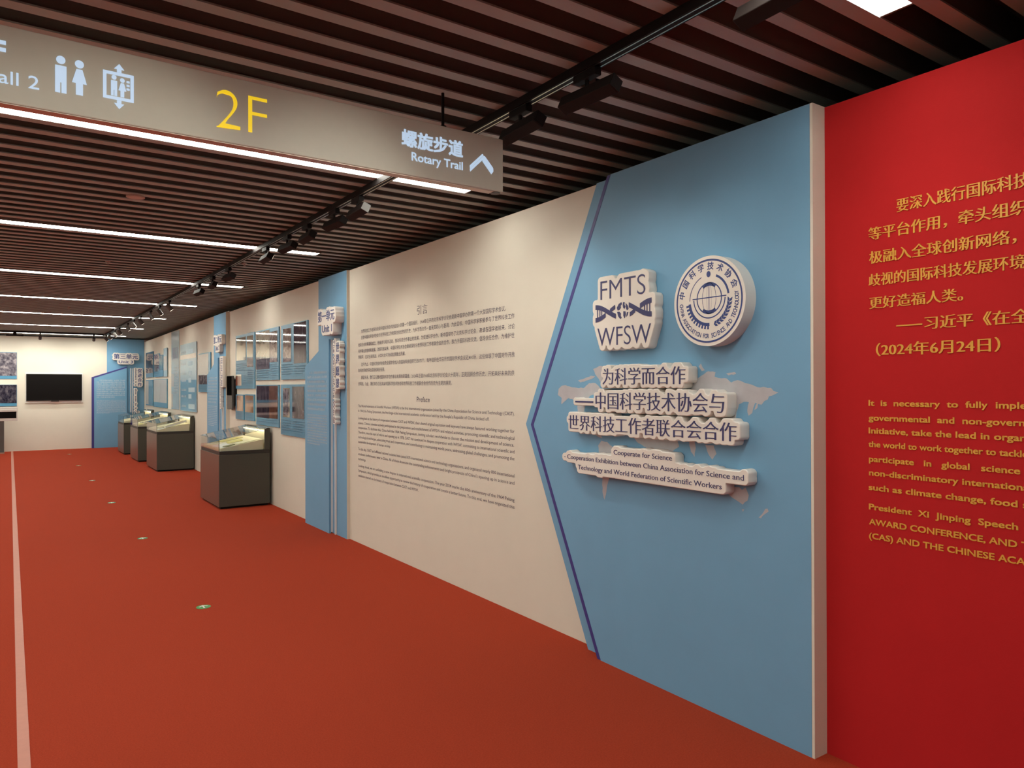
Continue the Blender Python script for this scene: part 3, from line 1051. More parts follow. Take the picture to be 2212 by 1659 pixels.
vertical_sign('vertical raised sign reading The Vision of the World', U1, 0.062, '世界愿景', -7.395, .098, 2.075, .128, 'The Vision of the World', -7.50, 1.22, 2.11,
              [(-7.587, 1.25)], (2.921, 7.45, 1.6))
vertical_sign('vertical raised sign below the Unit 2 sign', U2, 0.050, '    ', -12.46, .10, 2.09, .122, None, -12.57, 1.27, 2.09,
              [(-12.52, 1.28), (-12.60, 1.28)], (2.899, 12.5, 1.6), True)

# hanging blue board (third column) and unit three on the end wall
S3 = R(wx(17.3) - .012)
t = thing('banner_board', 'narrow blue hanging board with violet vertical bars, left of the timeline board', 'board', (wx(17.3), 17.3, 1.12))
obj('board', PR(S3, rect(-17.80, -16.90, 1.125, 2.835), -.02, 0), M['board_pale'], t)
b = bmesh.new()
for k in range(5):
    prism(b, S3, rect(-17.72 + .16 * k, -17.66 + .16 * k, 2.24, 2.48), 0, .002)
for k in range(4):
    marks(b, S3, -17.72 + .20 * k, -17.56 + .2 * k, 2.215, .11, w=.0025, rnd=rnd)
obj('heading', b, M['ink_blue'], t)
b = bmesh.new()
prism(b, S3, rect(-17.78, -17.50, 1.62, 1.90), 0, .002)
obj('picture', b, M['p_pale'], t)
b = bmesh.new()
prism(b, S3, rect(-17.78, -17.62, 1.16, 1.46), 0, .002)
obj('picture', b, M['p_pale'], t)
b = bmesh.new()
for k in range(10):
    marks(b, S3, -17.46, -16.98, 2.02 - .06 * k, .03, rnd=rnd)
obj('caption', b, M['white_print'], t)
localise(t)

E3 = B_(FAR)
t = thing('pilaster', 'wide light blue strip at the right end of the end wall', 'column', (2.6, FAR, 0), group='blue unit columns')
obj('face', PR(E3, rect(2.15, wx(FAR) - .002, 0, 2.918), 0.001, .012), M['blue'], t)
localise(t)
P3 = B_(FAR - .10)
t = thing('text_board', 'blue text board with slanted top and navy edge on the end wall', 'panel', (2.2, FAR - .1, 0), group='slanted blue unit text boards')
obj('board', PR(P3, [(1.80, 0), (2.615, 0), (2.615, 2.165), (1.80, 1.875)], -.085, 0), M['blue'], t)
obj('edge_stripe', PR(P3, [(1.79, 0), (1.842, 0), (1.842, 1.86), (2.615, 2.137), (2.615, 2.172), (1.79, 1.882)], -.085, .004), M['navy'], t)
b = bmesh.new()
for k in range(10):
    marks(b, P3, 1.90 + (.07 if k == 0 else 0), 2.60 if k < 9 else 2.35, 1.785 - .05 * k, .03, rnd=rnd)
for k in range(14):
    marks(b, P3, 1.90, 2.59 if k < 13 else 2.2, 1.255 - .026 * k, .015, kind='latin', rnd=rnd)
obj('printed_text', b, M['white_print'], t)
localise(t)
E3b = B_(FAR - .012)
unit_sign('raised white sign reading Unit 3 on the end wall', E3b, 0.10, '第三单元', 'Unit 3', 2.30, 2.885, 2.375, 2.515, 2.42, 2.76, 2.262, 2.335, (2.6, FAR - .012, 2.4))
vertical_sign('vertical raised sign reading 促进合作 beside the Unit 3 board', E3b, 0.10, '促进合作', 2.93, .105, 2.115, .125, None, 2.83, .95, 2.12,
              [(2.715, 2.13), (2.755, 2.13)], (2.85, FAR - .012, 1.6))


# ------------------------------------------------------------------ photo boards
def board(label, fr, outer, pics, caps, group, bmat='board', d=.018, name='photo_board', cut=None):
    u0, u1, v0, v1 = outer
    t = thing(name, label, 'board', fr((u0 + u1) / 2, (v0 + v1) / 2, 0), group=group)
    obj('board', PR(fr, rect(u0, u1, v0, v1) if cut is None else cut, 0.001, d), M[bmat], t)
    for k, p in enumerate(pics):
        mt, a0, a1, c0, c1 = p
        obj('photo', PR(fr, rect(a0, a1, c0, c1), d, d + .0025 + .0008 * k), M[mt], t)
    if caps:
        b = bmesh.new()
        for (a0, a1, c0, c1, kd, hh) in caps:
            v = c1 - hh
            while v > c0:
                marks(b, fr, a0, a1 - (hh * rnd.choice((0, 0, 0, 3)) if a1 - a0 > hh * 8 else 0), v, hh, w=d + .0012, kind=kd, rnd=rnd)
                v -= hh * 1.9
        obj('caption', b, M['caption'], t)
    localise(t)
    return t


F1 = R(2.9548)
G1 = 'blue photo boards behind the nearest display case'
board('tall blue board with three pale pages, leftmost of the upper row', F1, (-11.93, -10.865, 1.58, 2.412),
      [('p_doc', -11.885, -11.615, 2.017, 2.37), ('p_doc', -11.605, -11.335, 2.017, 2.37), ('p_doc', -11.266, -10.94, 1.905, 2.368), ('p_doc', -11.908, -11.585, 1.628, 1.80), ('p_red', -11.90, -11.62, 1.632, 1.775)],
      [(-11.88, -11.3, 1.84, 1.97, 'cjk', .016), (-11.25, -10.93, 1.66, 1.86, 'cjk', .016), (-11.54, -11.30, 1.62, 1.78, 'latin', .012)], G1)
board('small blue board with a tan letter and red stamp, lower left', F1, (-11.943, -11.455, 1.105, 1.49), [('p_tan', -11.87, -11.49, 1.236, 1.475), ('p_red', -11.84, -11.64, 1.40, 1.472)],
      [(-11.9, -11.5, 1.13, 1.22, 'cjk', .013)], G1)
board('small blue board with a plain tan letter, second in the lower row', F1, (-11.38, -10.876, 1.107, 1.496), [('p_tan', -11.36, -10.925, 1.228, 1.48)],
      [(-11.34, -10.92, 1.13, 1.215, 'cjk', .013)], G1)
board('blue board with a crowd photo and a pale page, centre of the upper row', F1, (-10.772, -9.70, 1.70, 2.408),
      [('p_doc', -10.764, -10.112, 2.0, 2.39), ('p_crowd', -10.764, -10.112, 1.857, 2.0), ('p_group', -10.10, -9.758, 1.943, 2.358)],
      [(-10.74, -10.15, 1.73, 1.84, 'cjk', .016), (-10.08, -9.75, 1.74, 1.92, 'cjk', .016)], G1)
board('blue board with two large brown photos, lower row centre', F1, (-10.774, -9.703, 1.066, 1.635),
      [('p_hall', -10.745, -10.13, 1.172, 1.622), ('p_brown', -10.125, -9.748, 1.178, 1.622)],
      [(-10.74, -9.8, 1.09, 1.155, 'cjk', .015)], G1)
board('blue board with a pale page and tall dark photo, nearest in the upper row', F1, (-9.60, -8.57, 1.70, 2.408),
      [('p_group', -9.507, -9.178, 1.928, 2.356), ('p_hall', -9.071, -8.613, 1.898, 2.398)],
      [(-9.55, -9.12, 1.76, 1.90, 'cjk', .016), (-9.06, -8.64, 1.76, 1.87, 'cjk', .016)], G1)
board('blue board with grey page and dark row of people, nearest in lower row', F1, (-9.61, -8.56, 0.983, 1.637),
      [('p_doc', -9.51, -9.237, 1.215, 1.592), ('p_purple', -9.495, -9.28, 1.24, 1.575), ('p_crowd', -9.129, -8.692, 1.213, 1.61)],
      [(-9.56, -9.17, 1.02, 1.18, 'cjk', .016), (-9.11, -8.70, 1.04, 1.18, 'cjk', .016)], G1)
board('narrow board with pale page above crowd photo by second unit column', F1, (-14.69, -13.72, 1.517, 2.233),
      [('p_pale', -14.67, -13.85, 1.84, 2.215), ('p_purple', -14.67, -13.87, 1.66, 1.838)], [(-14.6, -13.9, 1.54, 1.64, 'cjk', .018)], 'boards on the far right wall')
T4 = R(wx(15.8) - .012)
t = board('tall pale blue timeline board with small white date boxes', T4, (-16.57, -14.97, 1.12, 2.49), [], [], 'boards on the far right wall', bmat='board_pale', name='timeline_board')
for k, (v, bw) in enumerate(((2.30, .42), (2.06, .40), (1.86, .30), (1.72, .28), (1.53, .62), (1.40, .30), (1.20, .62))):
    b = bmesh.new()
    marks(b, T4, -16.45, -15.9, v, .045, w=.019, rnd=rnd)
    obj('date', b, M['white_print'], t)
    obj('white_box', PR(T4, rect(-15.72, -15.72 + bw, v - .02, v + .07), .018, .0195), M['pale_box'], t)
b = bmesh.new()
prism(b, T4, rect(-16.55, -14.99, 2.18, 2.27), .018, .0188)
obj('title_band', b, M['p_group'], t)
b = bmesh.new()
prism(b, T4, rect(-16.56, -14.98, 1.13, 1.75), .018, .0186)
obj('lower_field', b, M['board'], t)
for c in t.children:
    if c.name.startswith(('white_box', 'date', 'title_band', 'lower_field')):
        c.data.transform(Matrix.Translation(-Vector(t.location)))


def far_fr(y):
    return R(wx(y) - .012)


G2 = 'photo boards at the far end of the right wall'
board('dark violet photo board in the far corner, upper row', far_fr(21), (-21.66, -20.47, 1.87, 2.528), [('p_crowd', -21.64, -20.49, 1.98, 2.515)], [], G2)
board('far board of small meeting photos, second in the upper row', far_fr(19.8), (-20.23, -19.46, 1.868, 2.435), [('p_group', -20.2, -19.48, 2.0, 2.42)], [(-20.1, -19.6, 1.89, 1.98, 'cjk', .02)], G2)
board('far board with a teal and pale photo, third in the upper row', far_fr(19.1), (-19.417, -18.886, 1.865, 2.385), [('p_teal', -19.40, -18.90, 2.02, 2.37)], [], G2)
board('far narrow pale board, tallest in the upper row', far_fr(18.5), (-18.775, -18.32, 1.857, 2.52), [('p_pale', -18.76, -18.34, 2.0, 2.33)], [], G2, bmat='board_pale')
board('far board half pale page and half blue, lower corner', far_fr(21), (-21.66, -20.55, 1.133, 1.80), [('p_pale', -21.6, -21.2, 1.16, 1.78)], [], G2)
board('wide far board filled with striped pale pages, lower row', far_fr(19.3), (-20.266, -18.37, 1.122, 1.802), [('p_pale', -20.23, -19.35, 1.24, 1.79), ('p_pale', -19.33, -18.40, 1.24, 1.79)], [], G2)

FW = B_(FAR)
G3 = 'photos on the end wall'
board('upper group photo at the left edge of the end wall', FW, (-1.3, .150, 1.832, 2.50), [('p_purple', -1.29, .145, 1.905, 2.49)], [], G3, name='photo_board')
board('lower dark hall photo at the left edge of the end wall', FW, (-1.3, .150, 1.14, 1.685), [('p_crowd', -1.29, .145, 1.22, 1.68)], [], G3, name='photo_board')

# ------------------------------------------------------------------ screens
t = thing('wall_screen', 'large black television screen on the cream end wall', 'screen', (.957, FAR, 1.6))
obj('mount', BX(.325, 1.588, FAR - .035, FAR, 1.215, 1.988), M['white'], t)
obj('housing', BX(.345, 1.569, FAR - .08, FAR - .036, 1.268, 1.957, bev=.004), M['bezel'], t)
obj('display', BX(.356, 1.558, FAR - .083, FAR - .0805, 1.285, 1.946), M['screen'], t)
obj('sensor_tab', BX(.88, 1.05, FAR - .085, FAR - .05, 1.250, 1.268), M['bezel'], t)
localise(t)

t = thing('touch_screen', 'slim wall device, black screen above a grey panel, right of the second unit column', 'screen', (2.955, 12.13, 1.5))
obj('housing', BX(2.89, 2.925, 11.985, 12.30, 1.25, 1.785, bev=.006), M['lamp_grey'], t)
obj('display', BX(2.886, 2.8895, 11.99, 12.295, 1.475, 1.78), M['matte_black'], t)
obj('mount', BX(2.926, 2.9545, 11.93, 12.20, 1.31, 1.73), M['black'], t)  # black mount, doubling as the painted shadow right of the device
localise(t)

t = thing('info_kiosk', 'white information kiosk with a dark screen at the left edge', 'kiosk', (-.4, 21.7, 0))
obj('housing', BX(-1.2, .163, 21.66, 21.80, .79, 1.13, bev=.008), M['white'], t)
obj('display', BX(-1.17, .135, 21.655, 21.6595, .86, 1.015), M['screen'], t)
obj('light_bar', BX(-1.17, .135, 21.650, 21.6595, 1.02, 1.075, bev=.004), M['white'], t)
obj('stand', BX(-.95, -.112, 21.68, 21.79, .03, .79), M['lamp_grey'], t)
obj('foot', BX(-1.05, -.105, 21.62, 21.86, 0, .03), M['steel'], t)
localise(t)


# ------------------------------------------------------------------ display cases
def make_case(label, ox, oy, ly):
    t = thing('display_case', label, 'display case', (ox, oy, 0), group='bronze display cases with glass tops')
    dx = .66
    obj('plinth', BX(.03, dx - .02, .03, ly - .03, 0, .03), M['black'], t)
    b = BX(.006, dx, .0, ly, .028, .712, bev=.003)
    obj('cabinet', b, M['case'], t)
    obj('front_door', BX(.0, .0055, .002, ly - .002, .03, .710), M['case_front'], t)
    obj('top_frame', BX(.008, dx, .006, ly - .006, .714, .757), M['case_dark'], t)
    b = bmesh.new()
    box(b, .615, dx, .0, ly, .7575, 1.05)
    box(b, .593, .6145, .002, .028, .7575, 1.035)
    box(b, .593, .6145, ly - .028, ly - .002, .7575, 1.035)
    obj('back_box', b, M['case'], t)
    b = bmesh.new()
    # sloped deck
    q = [(.03, .758), (.585, .758), (.585, .895), (.03, .79)]
    f0 = [b.verts.new((x, .05, z)) for x, z in q]
    f1 = [b.verts.new((x, ly - .05, z)) for x, z in q]
    b.faces.new(f0); b.faces.new(f1[::-1])
    for i in range(4):
        b.faces.new([f0[i], f1[i], f1[(i + 1) % 4], f0[(i + 1) % 4]])
    bmesh.ops.recalc_face_normals(b, faces=b.faces)
    obj('deck', b, M['deck'], t)
    obj('light_bar', BX(.580, .592, .06, ly - .06, 1.006, 1.014), M['case_glow'], t)  # added glowing bar to brighten the deck, no such lamp known
    obj('back_lining', BX(.608, .6145, .03, ly - .03, .76, 1.03), M['deck'], t)
    g = 0.006
    obj('front_glass', BX(.002, .002 + g, .004, ly - .004, .7575, .910), M['glass'], t)

    def side(y0):
        b = bmesh.new()
        q = [(.009, .7575), (.592, .7575), (.592, 1.032), (.009, .908)]
        f0 = [b.verts.new((x, y0, z)) for x, z in q]
        f1 = [b.verts.new((x, y0 + g, z)) for x, z in q]
        b.faces.new(f0); b.faces.new(f1[::-1])
        for i in range(4):
            b.faces.new([f0[i], f1[i], f1[(i + 1) % 4], f0[(i + 1) % 4]])
        bmesh.ops.recalc_face_normals(b, faces=b.faces)
        return b
    obj('side_glass', side(.004), M['glass'], t)
    obj('side_glass', side(ly - .004 - g), M['glass'], t)
    b = bmesh.new()
    q = [(.0, .911), (dx, 1.053), (dx, 1.060), (.0, .918)]
    f0 = [b.verts.new((x, .0, z)) for x, z in q]
    f1 = [b.verts.new((x, ly, z)) for x, z in q]
    b.faces.new(f0); b.faces.new(f1[::-1])
    for i in range(4):
        b.faces.new([f0[i], f1[i], f1[(i + 1) % 4], f0[(i + 1) % 4]])
    bmesh.ops.recalc_face_normals(b, faces=b.faces)
    obj('top_glass', b, M['glass'], t)
    b = bmesh.new()
    box(b, .0, .006, .0, .004, .7575, .911)
    for ys in (.0, ly - .003):
        q = [(.0, .9112), (.60, 1.0342), (.60, 1.0385), (.0, .916)]
        f0 = [b.verts.new((x, ys - .001, z)) for x, z in q]
        f1 = [b.verts.new((x, ys + .002, z)) for x, z in q]
        b.faces.new(f0); b.faces.new(f1[::-1])
        for i in range(4):
            b.faces.new([f0[i], f1[i], f1[(i + 1) % 4], f0[(i + 1) % 4]])
    bmesh.ops.recalc_face_normals(b, faces=b.faces)
    obj('glass_edge', b, M['glass_edge'], t)
    return t


def deck_z(x):
    return .79 + (x - .03) / .555 * .105


SL = math.atan2(.105, .555)


def paper(name, label, ox, oy, cx, cy, lx, ly, th, mt, rz=0.0, group=None, tilt=0.0, lift=0.0, pages=False):
    """a sheet, booklet or folder lying on the sloped deck of a case"""
    if not pages:
        o = obj(name, BX(-lx / 2, lx / 2, -ly / 2, ly / 2, 0, th, bev=min(.002, th * .3)), M[mt])
    else:
        o = bpy.data.objects.new(name, None)
        COL.objects.link(o)
        obj('cover', BX(-lx / 2, lx / 2, -ly / 2, ly / 2, th * .82, th, bev=.0015), M[mt], o)
        obj('pages', BX(-lx / 2 + .004, lx / 2 - .004, -ly / 2 + .004, ly / 2 - .004, th * .12, th * .815), M['paper_white'], o)
        obj('back_cover', BX(-lx / 2, lx / 2, -ly / 2, ly / 2, 0, th * .115), M[mt], o)
    o.location = (ox + cx, oy + cy, deck_z(cx) + .0015 + lift)
    o.rotation_euler = Matrix.Rotation(-SL - tilt, 3, 'Y').__matmul__(Matrix.Rotation(rz, 3, 'Z')).to_euler()
    return tag(o, label, 'document', group)


C1 = (2.255, 10.03)
make_case('nearest bronze display case, standing alone before the photo boards', C1[0], C1[1], 1.115)
GD = 'documents in the display cases'
paper('document', 'broad white sheet at the front of the nearest display case', *C1, .13, .35, .17, .50, .003, 'paper_white', .05, GD)
paper('document', 'cream manuscript at the back of the nearest display case', *C1, .40, .22, .30, .24, .006, 'paper', .12, GD)
paper('document', 'yellow sheet lying mid deck in the nearest display case', *C1, .33, .55, .20, .28, .004, 'paper_yellow', -.15, GD)
paper('document', 'small olive booklet near the front of the nearest display case', *C1, .16, .14, .13, .10, .009, 'paper_olive', .3, GD, lift=.004)
paper('document', 'pale yellow folder at the far end of the nearest display case', *C1, .35, .88, .30, .22, .006, 'paper_yellow', .1, GD)
C2 = (2.295, 15.20)
make_case('second bronze display case, frontmost of the far three', C2[0], C2[1], 1.22)
paper('booklet', 'thick cream booklet lying crosswise in the second display case', *C2, .36, .16, .40, .13, .042, 'paper', .10, GD, pages=True, tilt=.09, lift=.022)
paper('booklet', 'second cream booklet beside the first in the second display case', *C2, .27, .42, .38, .13, .030, 'paper', .14, GD, pages=True, tilt=.05, lift=.01)
paper('document', 'white sheet at the front of the second display case', *C2, .09, .14, .12, .17, .003, 'paper_white', .0, GD)
paper('document', 'loose yellowish sheet at the far end of the second display case', *C2, .32, .88, .30, .28, .004, 'paper', .0, GD)
C3 = (2.265, 17.45)
make_case('third bronze display case, middle of the far three', C3[0], C3[1], 1.16)
paper('booklet', 'cream booklet at the near end of the third display case', *C3, .34, .18, .40, .13, .042, 'paper', .10, GD, pages=True, tilt=.09, lift=.022)
paper('booklet', 'cream booklet at the middle of the third display case', *C3, .30, .46, .38, .13, .034, 'paper', .12, GD, pages=True, tilt=.05, lift=.01)
paper('document', 'pale yellow sheet at the front of the third display case', *C3, .085, .30, .09, .40, .003, 'paper_yellow', .0, GD)
C4 = (2.240, 19.58)
make_case('farthest bronze display case, next to the end wall', C4[0], C4[1], 1.12)
paper('document', 'cream sheet inside the farthest display case', *C4, .30, .35, .32, .45, .004, 'paper', .0, GD)

# ------------------------------------------------------------------ hanging sign
SY = 2.90
SF = B_(SY)
t = thing('hanging_sign', 'long grey overhead direction sign with white icons and yellow 2F', 'sign', (.9, SY, 2.66))
obj('box', BX(-1.6, 1.953, SY, SY + .052, 2.535, 2.789, bev=.004), M['sign_box'], t)
b = bmesh.new()
cyl(b, (1.925, SY + .026, 2.5335), (1.925, SY + .026, 2.5300), .024, n=24)
obj('end_fitting', b, M['lamp_grey'], t)
obj('underside', BX(-1.595, 1.90, SY + .003, SY + .049, 2.5315, 2.5345), M['sign_edge'], t)
Wt, Tt = .0004, .0016
b = bmesh.new()
letter(b, SF, '2F', .645, .833, v0=2.587, v1=2.734, w=Wt, thick=Tt, res=8, song=(-.016, -.016))
obj('floor_number', b, M['sign_yellow'], t)
b = bmesh.new()
letter(b, SF, '螺旋步道', 1.415, 1.728, v0=2.660, v1=2.736, w=Wt, thick=Tt, song=(.030, .024))
letter(b, SF, 'Rotary Trail', 1.464, 1.727, base=2.604, size=.053, w=Wt, thick=Tt, song=(.012, .010))
obj('trail_lettering', b, M['sign_white'], t)
b = bmesh.new()
letter(b, SF, '2F', -.085, -.0105, v0=2.672, v1=2.737, w=Wt, thick=Tt, song=(.03, .03))
letter(b, SF, 'Exhibition Hall 2', -.385, .081, base=2.597, size=.062, w=Wt, thick=Tt)
obj('hall_lettering', b, M['sign_white'], t)
b = bmesh.new()
flat_poly(b, SF, [(1.765, 2.633), (1.8335, 2.698), (1.8385, 2.696), (1.8385, 2.690), (1.766, 2.6185)], Wt, Tt)
flat_poly(b, SF, [(1.765, 2.616), (1.8375, 2.687), (1.837, 2.672), (1.7665, 2.604)], Wt, Tt)
flat_poly(b, SF, [(1.840, 2.690), (1.848, 2.690), (1.895, 2.641), (1.895, 2.624), (1.884, 2.611), (1.834, 2.664)], Wt, Tt)
obj('chevron', b, M['sign_white'], t)


def man(bm, cu, v0, s):
    flat_poly(bm, SF, [(cu + .0135 * s * math.cos(k * .3142), v0 + .1115 * s + .0135 * s * math.sin(k * .3142)) for k in range(20)], Wt, Tt)
    x = .0165 * s
    flat_poly(bm, SF, [(cu - x, v0 + .092 * s), (cu + x, v0 + .092 * s), (cu + x, v0), (cu + .002 * s, v0), (cu + .002 * s, v0 + .035 * s), (cu - .002 * s, v0 + .035 * s), (cu - .002 * s, v0), (cu - x, v0)], Wt, Tt)


def woman(bm, cu, v0, s):
    flat_poly(bm, SF, [(cu + .0135 * s * math.cos(k * .3142), v0 + .106 * s + .0135 * s * math.sin(k * .3142)) for k in range(20)], Wt, Tt)
    flat_poly(bm, SF, [(cu - .009 * s, v0 + .088 * s), (cu + .009 * s, v0 + .088 * s), (cu + .022 * s, v0 + .040 * s), (cu + .0105 * s, v0 + .040 * s), (cu + .0105 * s, v0), (cu - .0105 * s, v0), (cu - .0105 * s, v0 + .040 * s), (cu - .022 * s, v0 + .040 * s)], Wt, Tt)


b = bmesh.new()
man(b, .1425, 2.602, 1.0)
obj('man_icon', b, M['sign_white'], t)
b = bmesh.new()
woman(b, .197, 2.606, 1.0)
obj('woman_icon', b, M['sign_white'], t)
b = bmesh.new()
u0, u1, v0, v1, k = .268, .364, 2.615, 2.712, .0105
for r_ in (rect(u0, u1, v0, v0 + k), rect(u0, u1, v1 - k, v1), rect(u0, u0 + k, v0 + k, v1 - k), rect(u1 - k, u1, v0 + k, v1 - k)):
    flat_poly(b, SF, r_, Wt, Tt)
flat_poly(b, SF, [(.318, 2.743), (.302, 2.724), (.311, 2.724), (.311, 2.713), (.325, 2.713), (.325, 2.724), (.334, 2.724)], Wt, Tt)
flat_poly(b, SF, [(.318, 2.584), (.302, 2.603), (.311, 2.603), (.311, 2.614), (.325, 2.614), (.325, 2.603), (.334, 2.603)], Wt, Tt)
man(b, .302, 2.628, .58)
woman(b, .328, 2.628, .56)
for kk in range(3):
    flat_poly(b, SF, rect(.341, .351, 2.656 + kk * .013, 2.663 + kk * .013), Wt, Tt)
obj('lift_icon', b, M['sign_white'], t)
for x in (1.637, -.9):
    b = bmesh.new()
    cyl(b, (x, SY + .026, 2.789), (x, SY + .026, 3.10), .007, n=12)
    cyl(b, (x, SY + .026, 2.789), (x, SY + .026, 2.797), .016, n=16)
    obj('rod', b, M['black'], t)
localise(t)

# ------------------------------------------------------------------ track and lamps
TX = 1.972
t = thing('track_rail', 'long black ceiling track running beside the right wall', 'track', (TX, 10, 2.93))
obj('channel', BX(TX - .018, TX + .032, .3, 21.3, 2.912, 2.949), M['black'], t)
b = bmesh.new()
box(b, TX - .010, TX - .005, .3, 21.3, 2.9105, 2.9125)
box(b, TX + .018, TX + .023, .3, 21.3, 2.9105, 2.9125)
obj('conductor', b, M['steel'], t)
localise(t)
t = thing('track_rail', 'short black ceiling track running along the end wall', 'track', (.5, 20.75, 2.93))
obj('channel', BX(-5.5, 1.93, 20.73, 20.77, 2.912, 2.949), M['black'], t)
localise(t)


def linear_lamp(label, y, ang=0.0, pw=1.0, grey=False, ay=0.0):
    t = thing('track_lamp', label, 'lamp', (TX + .005, y, 2.91), group='lamps on the ceiling track')
    obj('adapter', BX(-.018, .018, -.07, .07, -.035, 0, bev=.003), M['black'], t)
    b = bmesh.new()
    cyl(b, (0, 0, -.034), (0, 0, -.075), .009, n=14)
    obj('stem', b, M['black'], t)
    b = bmesh.new()
    box(b, -.028, .028, -.165, .145, -.128, -.072, bev=.003)
    rot = Matrix.Rotation(ang, 4, 'Z') @ Matrix.Rotation(math.radians(25), 4, 'Y')
    bmesh.ops.transform(b, matrix=Matrix.Translation((0, 0, -.10)) @ rot @ Matrix.Translation((0, 0, .10)), verts=b.verts)
    body = obj('body', b, M['lamp'], t)
    b = BX(-.027, .027, -.169, -.1655, -.127, -.073)
    bmesh.ops.transform(b, matrix=Matrix.Translation((0, 0, -.10)) @ rot @ Matrix.Translation((0, 0, .10)), verts=b.verts)
    obj('end_cap', b, M['lamp_grey'] if grey else M['black'], body)  # grey cap paints in the strip light caught by that end
    b = BX(.0285, .0305, -.15, .13, -.120, -.080)
    bmesh.ops.transform(b, matrix=Matrix.Translation((0, 0, -.10)) @ rot @ Matrix.Translation((0, 0, .10)), verts=b.verts)
    obj('lens', b, M['lens'], body)
    if pw > 0:
        lamp_light(t, (.06, 0, -.105), (.98, ay, -1.30), pw, 84)
    return t


def round_lamp(label, y, pw=1.0, loc=None, aim=(.98, 0, -1.3), deg=85):
    t = thing('track_lamp', label, 'lamp', loc or (TX + .005, y, 2.91), group='lamps on the ceiling track')
    obj('adapter', BX(-.016, .016, -.05, .05, -.03, 0, bev=.003), M['black'], t)
    b = bmesh.new()
    cyl(b, (0, 0, -.03), (0, 0, -.075), .008, n=12)
    obj('stem', b, M['black'], t)
    d = Vector(aim).normalized()
    c = Vector((0, 0, -.105))
    b = bmesh.new()
    cyl(b, c - d * .045, c + d * .05, .034, n=24)
    cyl(b, c - d * .058, c - d * .0455, .024, n=24)
    body = obj('body', b, M['lamp_grey'], t)
    b = bmesh.new()
    cyl(b, c + d * .0505, c + d * .053, .027, n=24)
    obj('lens', b, M['lens'], body)
    if pw > 0:
        lamp_light(t, c + d * .10, aim, pw, deg)
    return t


def lamp_light(t, p, aim, pw, deg):
    l = bpy.data.lights.new('lamp_light', 'SPOT')
    l.energy = WASH_POWER * pw
    l.color = (1.0, 0.94, 0.80)
    l.spot_size = math.radians(deg)
    l.spot_blend = 0.9
    l.shadow_soft_size = 0.04
    o = bpy.data.objects.new('lamp_light', l)
    COL.objects.link(o)
    o.parent = t
    o.location = p
    o.rotation_euler = Vector(aim).to_track_quat('-Z', 'Y').to_euler()


ORD = ['nearest the viewer, at the top edge', 'second along the track, right of the hanging sign', 'third along the track, touching the hanging sign corner', 'fourth along the track, hidden behind the hanging sign',
       'first below the hanging sign, with a pale end', 'second below the hanging sign', 'third below the hanging sign', 'fourth below the hanging sign', 'fifth below the hanging sign, against the strip light',
       'sixth below the hanging sign', 'seventh below the hanging sign', 'eighth below the hanging sign']
for i, (yy, pw) in enumerate(((1.40, .5), (2.31, .35), (2.79, .5), (3.35, 1.1), (4.74, .25), (5.18, .0), (5.78, .95), (6.29, .5), (6.92, 0), (8.34, .4), (9.10, .5), (9.87, .3))):
    linear_lamp('black box-shaped track lamp, ' + ORD[i], yy, ang=(.06 if i % 2 else -.05), pw=pw, grey=(i == 4), ay=(.40 if i == 3 else 0))
ORD2 = ['first', 'second', 'third', 'fourth', 'fifth', 'sixth', 'seventh', 'eighth', 'ninth', 'tenth']
for i, (yy, pw) in enumerate(((11.93, .7), (12.79, .4), (13.67, .6), (14.82, .3), (15.73, .6), (16.59, .3), (17.92, .7), (18.77, .3), (19.80, .6), (20.61, .3))):
    round_lamp('small round track lamp, %s beyond the box-shaped lamps' % ORD2[i], yy, pw)
for lb, x in (('round lamp on the end wall track, above the black screen', .60), ('round lamp on the end wall track, nearest the corner', 1.72), ('round lamp on the end wall track, at its left end', -.75)):
    round_lamp(lb, 0, 3.0, (x, 20.75, 2.91), (0, 1.5, -1.05))
for lb, yy, ax, az, pw in (('round track lamp right of the viewer aimed at the left of the hanging sign', .85, -1.72, -.40, 3.2), ('round track lamp right of the viewer aimed at the middle of the hanging sign', .45, -.85, -.44, 2.6)):
    round_lamp(lb, yy, pw, None, (ax, 2.9 - yy, az), 22)  # unseen lamps, added to brighten the front of the hanging sign
t = thing('projector', 'flat black bar-shaped fixture hanging before the end wall, left', 'fixture', (.10, 20.75, 2.91))
obj('bracket', BX(-.035, .035, -.02, .02, -.05, 0), M['black'], t)
obj('body', BX(-.17, .17, -.05, .05, -.085, -.05, bev=.004), M['black'], t)

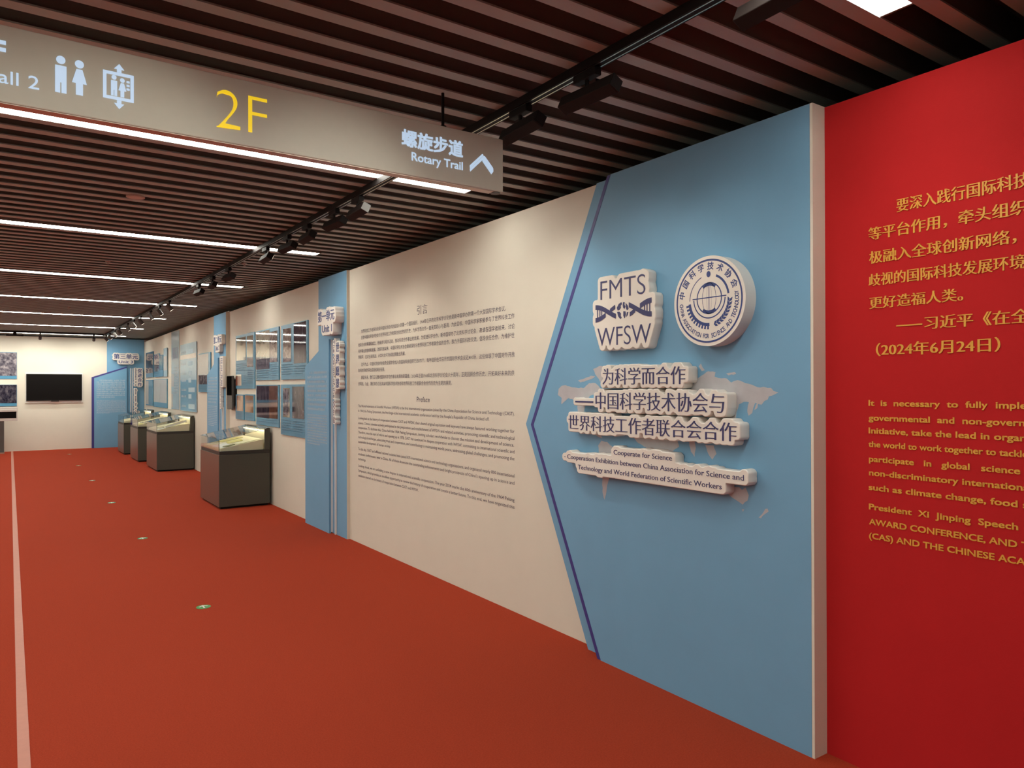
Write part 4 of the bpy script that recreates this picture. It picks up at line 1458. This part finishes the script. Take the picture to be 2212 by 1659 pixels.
# ------------------------------------------------------------------ small ceiling fittings
t = thing('ceiling_speaker', 'round flat disc on the ceiling left of the track', 'fitting', (.730, 5.727, 2.949))
b = bmesh.new()
cyl(b, (0, 0, -.008), (0, 0, .0), .060, n=40)
obj('cover', b, M['disc'], t)
b = bmesh.new()
ring(b, Frame('B', 0), 0, 0, 0, 0.001, 0)
b.free()
b = bmesh.new()
cyl(b, (0, 0, -.0095), (0, 0, -.0082), .046, n=40)
obj('grille', b, M['sign_edge'], t)
for lb, x, yy in (('small ceiling sprinkler between first and second strip lights', .858, 8.80), ('small ceiling sprinkler between third and fourth strip lights', .814, 14.2),
                  ('small sprinkler by the track beside the second box lamp', 2.16, 2.45), ('small ceiling sprinkler right of the track', 2.095, 8.13)):
    t = thing('sprinkler', lb, 'fitting', (x, yy, 2.95), group='ceiling sprinklers')
    b = bmesh.new()
    cyl(b, (0, 0, -.005), (0, 0, .15), .010, n=12)
    obj('pipe', b, M['black'] if 'box lamp' in lb else M['disc'], t)
    b = bmesh.new()
    cyl(b, (0, 0, -.012), (0, 0, -.0055), .026, n=20)
    cyl(b, (0, 0, -.030), (0, 0, -.0125), .006, n=10)
    cyl(b, (0, 0, -.034), (0, 0, -.0305), .014, n=14)
    obj('head', b, M['black'] if 'box lamp' in lb else M['disc'], t)

# ------------------------------------------------------------------ floor marks
o = obj('floor_tape', BX(.028, .074, -1.15, 22.27, .0003, .0018), M['tape'])
tag(o, 'long pink tape line along the left of the red carpet', 'tape')
ORD3 = ['nearest of the row on the red carpet', 'second nearest in the row on the carpet', 'third in the row, level with the nearest case', 'fourth in the row on the carpet', 'fifth in the row, before the end wall', 'farthest in the row, close to the end wall']
for (x, yy), lb in zip(((1.163, 5.652), (1.162, 8.594), (1.167, 11.506), (1.171, 14.458), (1.167, 17.369), (1.188, 20.5)), ORD3):
    t = thing('floor_sticker', 'round green floor sticker with white arrow, ' + lb, 'sticker', (x, yy, 0), group='arrow stickers on the carpet')
    b = bmesh.new()
    cyl(b, (0, 0, .0003), (0, 0, .0016), .050, n=40)
    obj('disc', b, M['green'], t)
    b = bmesh.new()
    for pts in ([(-.006, -.036), (.006, -.036), (.006, .022), (-.006, .022)], [(0, .040), (-.034, .006), (-.025, -.003), (0, .022), (.025, -.003), (.034, .006)]):
        vs = [b.verts.new((px, py, .0018 + .0001 * len(pts))) for px, py in pts]
        b.faces.new(vs)
    bmesh.ops.recalc_face_normals(b, faces=b.faces)
    obj('arrow', b, M['sticker_white'], t)
